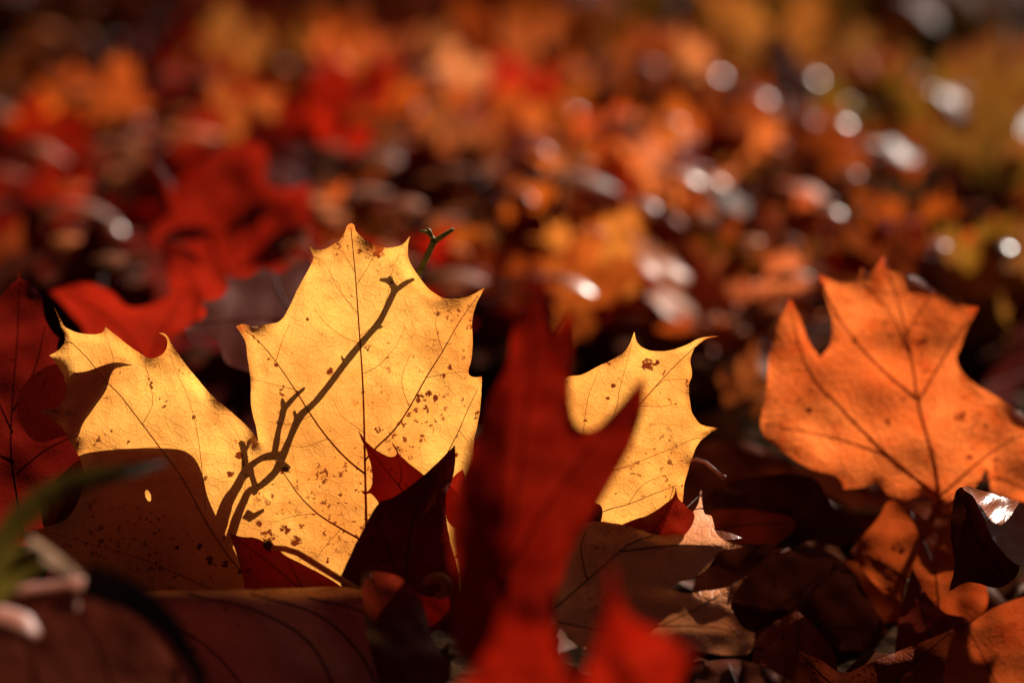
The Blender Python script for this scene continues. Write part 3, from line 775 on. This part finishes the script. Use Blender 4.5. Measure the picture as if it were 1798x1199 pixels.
# unseen leaves added past the right edge to shade the hollow at lower right
for k, (x0, y0, d, c, lab) in enumerate([
        (1960, 720, 0.74, BROWN, "brown sun-blocking leaf added unseen past the right edge, below the orange leaf's tip"),
        (2120, 640, 0.80, DARKRED, "dark red sun-blocking leaf added unseen past the right edge, behind the brown one"),
        (2230, 760, 0.72, BROWN, "broad brown sun-blocking leaf added unseen outside the right edge, nearest the lens")]):
    S = Sheet(d, x0, y0, ax=0.00008, ay=-0.00004, amp=0.006, scale=120)
    r = leaf_root(S, x0 + 10, y0 + 330, lab, "unseen sun-blocking leaves added past the right edge")
    o_ = [(0,-240,1),(40,-170),(95,-180,1),(90,-110),(150,-60),(215,-70,1),(170,20),(220,90,1),(130,130),(120,240),(60,330),(10,350),(-60,330),(-110,230),(-150,150),(-120,40),(-140,-40),(-80,-90),(-95,-190,1),(-40,-170)]
    blade(S, [(x0 + p[0], y0 + p[1], *p[2:]) for p in o_], r, MAT['dry'], c, step=12)
    for t in ((0,-235), (210,-65), (-90,-180), (210,85)):
        vein(S, [(x0 + 10, y0 + 340), (x0 + t[0] * .45, y0 + 120 + t[1] * .3), (x0 + t[0], y0 + t[1])], 6, 2, r, DUSK)

# ------------------------------------------------------------------ lower left foreground
def ribs(x, y):
    return -0.0035 * math.sin((x * 0.8 - y * 0.75) / 42.0) + 0.008 * max(0.0, (1060 - y) / 30.0) ** 2
S = Sheet(0.655, 420, 1060, ax=0.00002, ay=-0.00005, amp=0.003, scale=150, curve=ribs)
r = leaf_root(S, 500, 1300, "broad dusky purple brown leaf with curved ribs lying across the bottom left")
blade(S, [(150,1046),(260,1037),(330,1037),(400,1036),(520,1032),(600,1030),(650,1042),(700,1078),(724,1120),(722,1199),(700,1270),(300,1310),(100,1310),(80,1120)], r, MAT['tan'], (0.75, 0.26, 0.20), step=10)
for pts in ([(620,1310),(560,1150),(470,1080),(330,1042)], [(690,1280),(640,1160),(560,1080),(440,1042)], [(720,1150),(650,1080),(540,1048)], [(500,1310),(380,1150),(240,1060)], [(400,1310),(290,1170),(160,1080)]):
    vein(S, pts, 6, 3, r, (0.075, 0.025, 0.02))
S = Sheet(0.585, 100, 1130, ax=0.00005, ay=0.0, amp=0.003, scale=120)
r = leaf_root(S, 100, 1290, "blurred mauve leaf with a rolled shiny pink rim in the bottom left corner")
blade(S, [(-80,1072),(0,1062),(80,1050),(160,1036),(215,1060),(270,1110),(320,1190),(340,1300),(-80,1300)], r, MAT['dry'], (0.24, 0.07, 0.055), step=10)
vein(S, [(60,1300),(60,1180),(20,1070)], 7, 4, r, (0.12, 0.04, 0.03)); vein(S, [(200,1300),(190,1180),(130,1050)], 7, 4, r, (0.12, 0.04, 0.03))
def rolled(pts, root, color, name='rolled_rim'):
    q = smooth_line(pts, 8)
    mpp = 0.57 / F
    vs, fs = tube([P(x, y, d) - root.location for x, y, d, w in q], [1.45 * w * mpp * (1 + .25 * fbm(x, y, 25, 8)) for x, y, d, w in q], 14, 0.34, (0, 0.12, 1))
    uv = [(v.x * 100, v.z * 100) for v in vs]
    return link(name, mesh_from(name, vs, fs, MAT['rim'], uvs=uv), root, color=color)
rolled([(-60,1066,.575,34),(0,1053,.573,38),(60,1044,.571,38),(110,1037,.570,36),(145,1031,.570,30),(170,1030,.570,14)], r, (0.34, 0.125, 0.095))
rolled([(-60,1082,.560,34),(0,1090,.558,40),(40,1102,.556,34),(66,1118,.556,20)], r, (0.34, 0.125, 0.095))
rolled([(108,1062,.570,22),(122,1066,.569,26),(136,1064,.569,18)], r, (0.50, 0.22, 0.19), name='rim_bump')

def grass(name, pts, w, label, color, mat='stem', cat='grass'):
    """a grass blade or straw, a creased ribbon with a midrib: px, py, depth"""
    o = tag(link(name, None, loc=P(*pts[0])), label, cat)
    q = [Vector(p) for p in smooth_line([P(*p) - o.location for p in pts], 0.004)]
    n = len(q)
    vs, fs = [], []
    for i in range(n):
        t = (q[min(i + 1, n - 1)] - q[max(i - 1, 0)]).normalized()
        a = t.cross(FWD).normalized()
        k = w * (1 - 0.8 * (i / (n - 1)) ** 2)
        vs += [q[i] - a * k - FWD * k * .35, q[i], q[i] + a * k - FWD * k * .35]
    for i in range(n - 1):
        for e in (0, 1):
            fs.append((i * 3 + e, i * 3 + e + 1, i * 3 + e + 4, i * 3 + e + 3))
    link('blade', mesh_from('blade', vs, fs, MAT[mat]), o, color=color)
    vs, fs = tube([p - FWD * 0.0002 for p in q], [w * 0.12 * (1 - .8 * i / n) for i in range(n)], 5)
    link('midrib', mesh_from('midrib', vs, fs, MAT[mat]), o, color=tuple(c * .8 for c in color))
    return o
grass('grass_blade', [(-60,1080,.545),(-10,985,.545),(30,915,.548),(80,870,.552),(150,842,.558),(220,828,.565),(290,812,.575)], 0.0026,
      "blurred olive green grass blade arching over the yellow leaf's lower left", (0.085, 0.055, 0.008))
grass('grass_blade', [(-40,1040,.55),(10,1005,.55),(50,985,.552),(95,970,.555)], 0.0045, "short wide yellow green grass blade at the left edge", (0.10, 0.07, 0.010))
grass('straw', [(50,955,.555),(75,970,.553),(110,992,.551),(140,1012,.550)], 0.0018, "short pale blurred straw at lower left", (0.30, 0.18, 0.11), 'vein', 'straw')
grass('shadow_ribbon', [(150,1016,.563),(230,1045,.560),(300,1100,.557),(350,1180,.558),(360,1260,.56)], 0.0034, "blurred dark curved ribbon standing in for a shadow on the bottom left leaves", (0.055, 0.028, 0.018), 'bark', 'stem')  # dark ribbon standing in for a purple shadow, no real stem

# ------------------------------------------------------------------ background: whole maple leaves, built once per shape and copied
HALF = [(0,0,1),(.09,-.07),(.20,-.075),(.36,-.14,1),(.34,-.03),(.41,.05,1),(.36,.10),(.30,.15),(.40,.155),(.49,.15,1),(.49,.22),(.62,.26,1),(.56,.34),(.63,.48,1),(.51,.45),(.44,.53,1),(.36,.45),(.22,.38),(.205,.44),(.21,.52),(.29,.62,1),(.205,.66),(.20,.76,1),(.11,.77),(0,1.0,1)]
def generic(seed):
    rnd = random.Random(seed)
    right = [(x * rnd.uniform(.92, 1.05), y + rnd.uniform(-.02, .02), *c) for x, y, *c in HALF]
    left = [(-x * rnd.uniform(.92, 1.05), y + rnd.uniform(-.02, .02), *c) for x, y, *c in HALF]
    pts = [right[0]] + right[1:-1] + [(0, 1.0, 1)] + left[1:-1][::-1]
    ol = smooth_outline(pts, 0.04)
    v, f, e = fill(ol, 0.055, rnd)
    fold = rnd.uniform(-.1, .5); cup = rnd.uniform(-.35, .45); twist = rnd.uniform(-.35, .35); roll_ = rnd.uniform(-.6, .6); wv = rnd.uniform(.022, .050)
    def surf(x, y):
        z = fold * (math.sqrt(x * x + .003) - .055) + cup * (x * x * 1.3 + (y - .35) ** 2) + twist * x * (y - .3) + wv * fbm(x, y, .30, seed) + wv * .08 * fbm(x, y, .12, seed + 2)
        return Vector((x, y + 0.1 * roll_ * z, z))
    p3 = [surf(x, y) for x, y in v]
    a, b, c = v[f[:, 0]], v[f[:, 1]], v[f[:, 2]]
    cr = (b[:, 0] - a[:, 0]) * (c[:, 1] - a[:, 1]) - (b[:, 1] - a[:, 1]) * (c[:, 0] - a[:, 0])
    f = np.where((cr < 0)[:, None], f[:, ::-1], f)
    me = mesh_from('blade', p3, f, MAT['thin'], uvs=v * 11.0, attrs={'margin': np.clip(1 - e / .05, 0, 1) * .35})
    veins = []
    for tip in ((0, .97), (.60, .46), (-.60, .46), (.34, -.12), (-.34, -.12)):
        line = [surf(tip[0] * t, tip[1] * t) + Vector((0, 0, -.003)) for t in np.linspace(0, 1, 9)]
        vs, fs = tube(line, [.009 * (1 - .75 * t) for t in np.linspace(0, 1, 9)], 4)
        veins.append(mesh_from('vein', vs, fs, MAT['vein']))
    b0 = surf(0, 0)
    k = rnd.uniform(-.3, .3)
    vs, fs = tube([b0 + Vector((k * t * t, -.6 * t, rnd.uniform(-.1, .15) * t)) for t in np.linspace(0, 1, 8)], [.010 + .004 * t for t in np.linspace(0, 1, 8)], 5)
    return me, veins, mesh_from('stalk', vs, fs, MAT['vein']), v, np.array([tuple(p) for p in p3])
SHAPES = [generic(100 + i) for i in range(12)]

HERO_POLY = smooth_outline(HERO_OUT, 30)
RED_POLY = np.array([(100,515),(220,545),(330,510),(340,560),(250,640),(150,600)], float)
RED_POLY2 = np.array([(285,300),(435,255),(535,330),(545,430),(400,490),(300,480)], float)
LIT = [(0.70, HERO_POLY), (0.84, RED_POLY), (0.93, RED_POLY2), (0.775, smooth_outline(OR_OUT, 30))]
def shades_the_front(pts):
    """does a leaf with these world points throw its shadow on the two glowing leaves?"""
    for d, poly in LIT:
        q = []
        for p in pts:
            p = Vector(p)
            k = (p - CAM).dot(FWD) - d
            if k <= 0.004:
                continue
            s = p - SUN * (k / SUN.dot(FWD))
            x, y, _ = to_px(s)
            q.append((x, y))
        if q and (inside(poly, np.array(q)).any() or inside(poly, np.array(q) + (0, 25)).any()):
            return True
    return False

def put_leaf(shape, M, color, mat, label, group):
    """one whole leaf from shape data with world matrix M"""
    me, veins, st, v, p3 = SHAPES[shape]
    o = link('maple_leaf', None)
    o.matrix_world = M
    tag(o, label, 'leaf', group)
    vc = tuple(c * 0.45 for c in color)
    b = link('blade', me, o, color=color)
    b.material_slots[0].link = 'OBJECT'
    b.material_slots[0].material = MAT['far_' + mat]
    for vm in veins:
        link('vein', vm, o, color=vc)
    link('stalk', st, o, color=vc)
    return o

def pose(loc, size, yaw, tilt, spin):
    """leaf plane tilted back from lying flat (0) to upright (90), yawed about the vertical, spun in its own plane"""
    return (Matrix.Translation(loc) @ Matrix.Rotation(math.radians(yaw), 4, 'Z') @ Matrix.Rotation(math.radians(tilt), 4, 'X')
            @ Matrix.Rotation(math.radians(spin), 4, 'Z') @ Matrix.Scale(size, 4) @ Matrix.Translation((0, -0.38, 0)))

CN = {'orange': (0.70, 0.18, 0.032), 'amber': (0.76, 0.27, 0.07), 'scarlet': RED, 'dark red': DARKRED, 'russet brown': BROWN, 'purple brown': PURPLE,
      'tan': (0.42, 0.18, 0.07), 'olive yellow': (0.30, 0.16, 0.03), 'pinkish tan': (0.80, 0.30, 0.14), 'blackish brown': DUSK}
# px, py, colour, tilt, yaw, size (m), height above the ground
FEATURES = [
    (60,120,'russet brown',55,20,.07,.02),(120,180,'orange',60,-20,.05,.015),(400,90,'amber',70,-25,.085,.02),(420,150,'amber',65,30,.06,.02),(530,130,'olive yellow',68,35,.075,.02),(575,70,'orange',65,10,.06,.02),
    (590,190,'scarlet',70,0,.075,.02),(690,110,'pinkish tan',45,25,.07,.02),(745,110,'tan',60,-30,.07,.02),(830,80,'orange',70,20,.08,.02),(930,70,'orange',75,30,.095,.02),(1000,60,'amber',72,-15,.07,.02),
    (680,245,'orange',65,10,.055,.015),(1010,180,'orange',65,20,.07,.015),(820,270,'pinkish tan',60,30,.085,.02),(900,300,'pinkish tan',35,-20,.07,.02),
    (1200,160,'pinkish tan',65,15,.085,.02),(1320,90,'amber',75,10,.11,.03),(1350,60,'olive yellow',70,-20,.09,.03),(1120,270,'orange',65,-20,.075,.02),(1000,340,'orange',55,20,.075,.015),
    (1080,370,'amber',78,40,.075,.02),(1090,460,'amber',70,-60,.06,.01),(1280,300,'dark red',55,10,.07,.01),(1480,320,'orange',65,20,.085,.02),
    (1500,120,'tan',60,-10,.08,.02),(1560,160,'pinkish tan',60,20,.07,.02),(1640,180,'olive yellow',60,15,.06,.02),(1720,110,'tan',60,-25,.055,.02),(1780,160,'olive yellow',65,-15,.07,.02),(1690,60,'olive yellow',65,20,.08,.02),(1560,230,'tan',60,25,.05,.01),(1560,40,'russet brown',60,20,.1,.02),
    (1750,240,'olive yellow',60,10,.085,.03),(1580,420,'orange',40,10,.07,.01),(1240,420,'orange',60,25,.06,.012),(1290,380,'purple brown',40,0,.07,.01),(1350,400,'amber',80,60,.035,.03),(1250,500,'orange',60,-10,.07,.01),(1300,540,'pinkish tan',55,25,.07,.01),
    (1745,520,'tan',65,10,.09,.01),(1700,480,'orange',60,-30,.06,.01),(1690,600,'olive yellow',60,20,.05,.0),(1310,670,'amber',70,35,.035,.0),(1120,560,'russet brown',50,0,.06,.0),
    (230,290,'pinkish tan',30,20,.075,.015),(130,270,'pinkish tan',35,-15,.07,.01),(50,300,'dark red',50,10,.08,.01),(30,360,'pinkish tan',25,0,.07,.01),(80,390,'amber',60,40,.035,.01),(170,370,'tan',35,10,.04,.01),(300,200,'purple brown',30,10,.08,.01),
    (330,340,'scarlet',60,-10,.06,.01),(500,300,'dark red',60,15,.09,.01),(570,390,'orange',65,-15,.045,.012),(640,290,'pinkish tan',25,15,.07,.015),(630,370,'pinkish tan',20,40,.05,.02),(720,330,'dark red',55,10,.08,.01),(800,340,'orange',55,15,.06,.01),
    (760,450,'pinkish tan',15,10,.06,.01),(820,520,'pinkish tan',20,-10,.05,.0),(960,560,'scarlet',60,10,.06,.0),(900,440,'blackish brown',40,0,.08,.0),(980,480,'dark red',45,-10,.09,.0),(1200,330,'purple brown',30,30,.08,.01),(1400,500,'pinkish tan',12,0,.045,.012),
    (1330,560,'tan',20,10,.04,.01),(600,90,'dark red',50,10,.1,.01),(240,60,'russet brown',50,-10,.1,.01),(330,40,'russet brown',55,20,.1,.02),(130,40,'orange',50,15,.07,.02),(20,60,'russet brown',50,0,.1,.01),(700,30,'russet brown',55,10,.1,.02),(470,40,'dark red',55,-20,.09,.01),(870,20,'dark red',55,10,.09,.02),
    (1130,30,'olive yellow',60,-5,.09,.02),(1450,40,'olive yellow',60,15,.09,.03),(1740,380,'purple brown',25,0,.09,.01),(1620,380,'dark red',35,20,.07,.0),(60,450,'purple brown',18,10,.10,.005),(180,460,'purple brown',20,-20,.09,.0),(250,420,'russet brown',40,10,.07,.0),
]
used = {}
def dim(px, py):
    """shade put into leaf colours: darker towards the far edge and the far left"""
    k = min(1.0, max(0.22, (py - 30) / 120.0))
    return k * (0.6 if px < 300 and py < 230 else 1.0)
def where(px, py):
    h = ('at the left edge' if px < 120 else 'left of centre' if px < 620 else 'just right of centre' if 1000 <= px < 1250 else 'in the middle' if px < 1000 else 'right of centre' if px < 1600 else 'near the right edge')
    v = ('at the very top' if py < 70 else 'high in the background' if py < 170 else 'in the upper background' if py < 300 else 'in the middle background' if py < 430 else 'behind the sharp leaves')
    return v, h
def make_label(col, tilt, size, px, py):
    v, h = where(px, py)
    p = 'upright' if tilt > 62 else 'tilted' if tilt > 38 else 'flat-lying'
    s = 'small ' if size < .06 else 'broad ' if size > .088 else ''
    lab = f"blurred {s}{col} {p} leaf {v}, {h}"
    used[lab] = used.get(lab, 0) + 1
    if used[lab] > 1:
        near = min((f for f in FEATURES if 40 < math.hypot(f[0] - px, f[1] - py) and f[2] != col), key=lambda f: math.hypot(f[0] - px, f[1] - py))
        lab = f"{s}{col} {p} leaf {v}, {h}, by {near[2]} one"
        if len(lab.split()) > 16:
            lab = lab.replace(f', {h},', ',')
        used[lab] = used.get(lab, 0) + 1
    return lab

rnd = random.Random(21)
GROUP = "blurred fallen leaves in the background"
for i, (px, py, cname, tilt, yaw, size, zh) in enumerate(FEATURES):
    loc = on_ground(px, py, -0.015 + zh)
    size *= 0.66
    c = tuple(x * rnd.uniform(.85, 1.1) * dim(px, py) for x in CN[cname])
    for attempt in range(12):
        sh = rnd.randrange(len(SHAPES))
        M = pose(loc - Vector((0, 0, 0.004 * attempt)), size * (1 - .04 * attempt), yaw + rnd.uniform(-12, 12), tilt + rnd.uniform(-8, 8) - 3 * attempt, rnd.uniform(-50, 50))
        pts = [M @ Vector(p) for p in SHAPES[sh][4][::2]]
        if not shades_the_front(pts):
            break
    else:
        continue
    put_leaf(sh, M, c, 'waxy' if tilt < 45 else 'thin', make_label(cname, tilt, size, px, py), GROUP)

# lower layer of the litter: darker leaves lying flat underneath
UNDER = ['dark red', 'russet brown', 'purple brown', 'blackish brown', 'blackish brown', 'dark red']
under = []
for j in range(11):
    for i in range(13):
        d = 0.60 + 0.135 * j + rnd.uniform(-.05, .05)
        half = 0.19 * d + 0.06
        x = -half + 2 * half * (i + .5) / 13 + rnd.uniform(-.03, .03)
        if (i + j) % 2:
            continue
        loc = Vector((x, d, -0.018 + rnd.uniform(-.004, .010)))
        cname = rnd.choice(UNDER)
        size = rnd.uniform(.075, .12)
        tilt = rnd.uniform(-12, 26)
        for attempt in range(8):
            sh = rnd.randrange(len(SHAPES))
            M = pose(loc - Vector((0, 0, 0.003 * attempt)), size, rnd.uniform(-40, 40), tilt * (1 - attempt / 8), rnd.uniform(0, 360))
            pts = [M @ Vector(p) for p in SHAPES[sh][4][::3]]
            ahead = any(to_px(p)[2] < 0.73 and p.z > 0.0 for p in pts)
            if not ahead and not shades_the_front(pts):
                break
        else:
            continue
        px, py, dd = to_px(loc)
        if py > 640 and px > 700:
            continue
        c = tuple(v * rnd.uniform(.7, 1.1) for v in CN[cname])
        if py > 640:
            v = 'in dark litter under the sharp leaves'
            lab = f"{cname} leaf lying {v}, " + ('far left' if px < 300 else 'left of centre' if px < 700 else 'in the middle' if px < 1100 else 'right of centre' if px < 1500 else 'far right')
        else:
            v, h = where(px, py)
            lab = f"{cname} leaf lying low {v}, {h}"
        ob = put_leaf(sh, M, c if py < 640 else tuple(v * .35 for v in c), 'waxy' if rnd.random() < .6 and 90 < py < 640 else 'dry', lab, "lower layer of fallen leaves")  # litter under the sharp leaves darkened in colour, standing in for shade
        under.append((lab, px, ob))

def number_off(items):
    """things that would share a label are told apart by their order from the left"""
    names = ['leftmost'] + [w + ' from left' for w in 'second third fourth fifth sixth seventh eighth ninth tenth eleventh twelfth'.split()]
    for lab in {i[0] for i in items}:
        same = sorted((i for i in items if i[0] == lab), key=lambda i: i[1])
        if len(same) > 1:
            for k, it in enumerate(same):
                it[2]['label'] = lab + ', ' + ('rightmost' if k == len(same) - 1 else names[k])
number_off(under)

# many small leaves and leaf pieces standing between the bigger ones
rnd3 = random.Random(41)
PAL = [(360, ['scarlet', 'dark red', 'dark red', 'russet brown', 'orange', 'purple brown', 'scarlet']), (720, ['scarlet', 'scarlet', 'orange', 'orange', 'dark red', 'amber', 'russet brown']),
       (1250, ['orange', 'orange', 'orange', 'scarlet', 'amber', 'dark red', 'pinkish tan']), (3000, ['orange', 'orange', 'amber', 'tan', 'olive yellow', 'russet brown', 'scarlet'])]
small = []
for k in range(185):
    px, py = rnd3.uniform(-60, 1860), 40 + 480 * rnd3.random() ** 1.1
    if math.hypot(px - 420, py - 380) < 110:
        continue
    cname = rnd3.choice(next(p for lim, p in PAL if px < lim))
    if px > 1450 and py < 200 and rnd3.random() < .5:
        cname = 'olive yellow'
    loc = on_ground(px, py, rnd3.uniform(-.012, .012))
    size = rnd3.uniform(.022, .048)
    tilt = rnd3.choice((rnd3.uniform(10, 40), rnd3.uniform(45, 85), rnd3.uniform(45, 85)))
    for attempt in range(5):
        sh = rnd3.randrange(len(SHAPES))
        M = pose(loc - Vector((0, 0, .005 * attempt)), size, rnd3.uniform(-50, 50), tilt, rnd3.uniform(-70, 70))
        pts = [M @ Vector(p) for p in SHAPES[sh][4][::4]]
        if min(to_px(p)[2] for p in pts) > 0.80 and not shades_the_front(pts):
            break
    else:
        continue
    v, h = where(px, py)
    p = 'upright' if tilt > 62 else 'tilted' if tilt > 38 else 'flat'
    lab = f"little {cname} {p} leaf {v}, {h}"
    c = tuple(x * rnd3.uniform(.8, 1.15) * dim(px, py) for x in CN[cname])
    small.append((lab, px, put_leaf(sh, M, c, 'thin' if tilt > 38 else 'waxy', lab, "little leaves in the background litter")))
number_off(small)

# small cupped oval leaves added on the litter, domed to give sun glints
def oval(seed):
    rn = random.Random(seed)
    w = rn.uniform(.55, .8)
    half = [(0,-1,1),(w*.45,-.75),(w*.9,-.25),(w,.1),(w*.75,.55),(w*.3,.88),(0,1.15,1)]
    pts = half + [(-x * rn.uniform(.85, 1.1), y) for x, y, *c in half[1:-1][::-1]]
    ol = smooth_outline(pts, .12)
    v, f, e = fill(ol, .16, rn)
    R = rn.uniform(1.05, 1.7)
    def surf(x, y):
        return Vector((x, y, -(x * x + .75 * y * y) / (2 * R) + .012 * fbm(x, y, .7, seed)))
    a, b, c = v[f[:, 0]], v[f[:, 1]], v[f[:, 2]]
    cr = (b[:, 0] - a[:, 0]) * (c[:, 1] - a[:, 1]) - (b[:, 1] - a[:, 1]) * (c[:, 0] - a[:, 0])
    f = np.where((cr < 0)[:, None], f[:, ::-1], f)
    me = mesh_from('blade', [surf(x, y) for x, y in v], f, MAT['cup'], uvs=v * 1.2)
    t_ = np.linspace(-1, 1.1, 9)
    vs, fs = tube([surf(0, t) - Vector((0, 0, .02)) for t in t_], [.035 * (1 - .4 * abs(t)) for t in t_], 4)
    vm = mesh_from('vein', vs, fs, MAT['vein'])
    vs, fs = tube([surf(0, -1) + Vector((.1 * t * t, -.7 * t, -.2 * t)) for t in np.linspace(0, 1, 6)], [.045] * 6, 5)
    return me, vm, mesh_from('stalk', vs, fs, MAT['vein'])
OVALS = [oval(300 + i) for i in range(5)]
GLINTS = [(90,70,9),(345,242,11),(352,190,9),(300,150,8),(268,252,12),(325,205,9),(240,215,10),(335,360,8),(505,362,9),(85,385,11),(170,375,10),(12,312,11),(20,370,10),(120,430,7),(640,115,9),(700,110,10),(752,132,11),(655,280,12),(648,345,11),(712,365,9),(620,365,12),
          (1000,165,10),(1117,165,11),(1092,220,11),(1313,213,13),(1283,258,9),(1355,278,10),(1415,142,11),(1160,62,9),(988,318,15),(880,302,12),(918,325,11),(1145,385,11),(1207,300,11),(1180,312,10),(1500,268,12),(1520,262,10),(1590,300,9),(1480,232,8),(1640,440,9),(1722,375,8),
          (1315,432,9),(1380,492,11),(1420,495,10),(570,312,8),(820,212,8),(870,375,9),(778,312,8),(930,252,8),(1750,462,9),(780,490,12),(815,500,11),(835,545,10),(990,548,8),(1345,555,9),(200,295,9),(160,270,8),(60,260,8)]
rnd2 = random.Random(77)
for k in range(85):
    gy = 70 + 400 * rnd2.random()
    gx = rnd2.uniform(20, 1500)
    GLINTS.append((gx, gy, rnd2.uniform(4.5, 8)))
bpy.context.view_layer.update()
DG = bpy.context.evaluated_depsgraph_get()
gl_items = []
for k, (px, py, size) in enumerate(GLINTS):
    size *= (0.75 if py < 130 else 1.0) * (1.3 if px < 1250 else 0.8)
    # rest it on whatever leaf lies at that spot, lifted until the sun reaches it
    hit, loc, nrm, idx, hob, hm = scene.ray_cast(DG, CAM, (P(px, py, 1.0) - CAM).normalized())
    if not hit or to_px(loc)[2] < 0.76:
        loc = on_ground(px, py, 0.0)
    loc = loc - FWD * (0.5 * size * .001) + Vector((0, 0, 0.003))
    for t in range(5):
        if not scene.ray_cast(DG, loc + SUN * 0.004, SUN)[0]:
            break
        loc = loc + Vector((0, -0.004, 0.004))
    me, vm, st_ = OVALS[k % 5]
    M = Matrix.Translation(loc) @ Matrix.Rotation(rnd2.uniform(0, 6.28), 4, 'Z') @ Matrix.Rotation(rnd2.gauss(0, .22), 4, 'X') @ Matrix.Scale(size * .001, 4)
    if shades_the_front([M @ v.co for v in me.vertices]):
        M = Matrix.Translation((0, 0, -0.014)) @ M
    o = link('glint_leaf', None)
    o.matrix_world = M
    cname, c = rnd2.choice([('pinkish', (0.45, 0.18, 0.11)), ('reddish', (0.34, 0.06, 0.03)), ('brownish', (0.26, 0.10, 0.05)), ('orange', (0.6, 0.19, 0.05))])
    v, h = where(px, py)
    lab = f"added cupped {cname} leaf glinting {v}, {h}"
    tag(o, lab, 'leaf', "small cupped leaves added for glints in the background")
    link('blade', me, o, color=c)
    link('vein', vm, o, color=tuple(x * .5 for x in c)); link('stalk', st_, o, color=tuple(x * .5 for x in c))
    gl_items.append((lab, px, o))
number_off(gl_items)

# crumbled leaf fragments: the mass under everything, in view and beyond it
def crumbs():
    rn = random.Random(5)
    vs, fs, uv = [], [], []
    for k in range(9000):
        y = 0.15 + 3.2 * rn.random() ** 1.3
        x = rn.uniform(-1, 1) * (0.45 + 0.45 * y)
        s = rn.uniform(.006, .028)
        z = ground_z(x, y) + rn.uniform(.001, .010)
        if 0.5 < y < 0.9 and abs(x) < 0.2:
            s *= 0.7
        M = Matrix.Translation((x, y, z)) @ Matrix.Rotation(rn.uniform(0, 6.28), 4, 'Z') @ Matrix.Rotation(rn.gauss(0, .5), 4, 'X')
        n = rn.randint(5, 7)
        o = len(vs)
        vs.append(M @ Vector((0, 0, s * rn.uniform(-.2, .3)))); uv.append((x * 100, y * 100))
        for i in range(n):
            a = 6.28 * i / n
            rr = s * rn.uniform(.45, 1.0)
            q = (math.cos(a) * rr, math.sin(a) * rr)
            vs.append(M @ Vector((q[0], q[1], s * rn.uniform(-.25, .25)))); uv.append((x * 100 + q[0] * 100, y * 100 + q[1] * 100))
        for i in range(n):
            fs.append((o, o + 1 + i, o + 1 + (i + 1) % n))
    o = link('leaf_crumbs', mesh_from('leaf_crumbs', vs, fs, MAT['crumb'], uvs=uv), color=(0.09, 0.034, 0.018))
    o['kind'] = 'stuff'
    tag(o, "dark crumbled leaf fragments covering the soil under the leaves", 'leaf litter')
crumbs()

# thin grass far back on the right, out of focus
def grass_patch():
    rn = random.Random(9)
    vs, fs = [], []
    for k in range(1500):
        y = rn.uniform(1.35, 2.6)
        x = 0.02 + rn.random() * 0.75 + (y - 1.35) * 0.1 if rn.random() < .85 else rn.uniform(-.7, .7)
        h = rn.uniform(.02, .06)
        if shades_the_front([(x, y, h)]):
            continue
        b = Vector((x, y, ground_z(x, y)))
        lean = Vector((rn.gauss(0, .4), rn.gauss(0, .4), 1)).normalized()
        side = Vector((math.cos(rn.uniform(0, 6.28)), math.sin(rn.uniform(0, 6.28)), 0)) * rn.uniform(.0008, .0016)
        o = len(vs)
        for t in (0, .5, 1):
            p = b + lean * h * t + Vector((lean.x, lean.y, -.4)) * h * .35 * t * t
            w = 1 - .85 * t
            vs += [p - side * w, p + side * w]
        fs += [(o, o + 1, o + 3, o + 2), (o + 2, o + 3, o + 5, o + 4)]
    o = link('grass', mesh_from('grass', vs, fs, MAT['stem']), color=(0.11, 0.085, 0.015))
    o['kind'] = 'stuff'
    tag(o, "thin blurred green grass between the farthest leaves at the upper right", 'grass')
grass_patch()
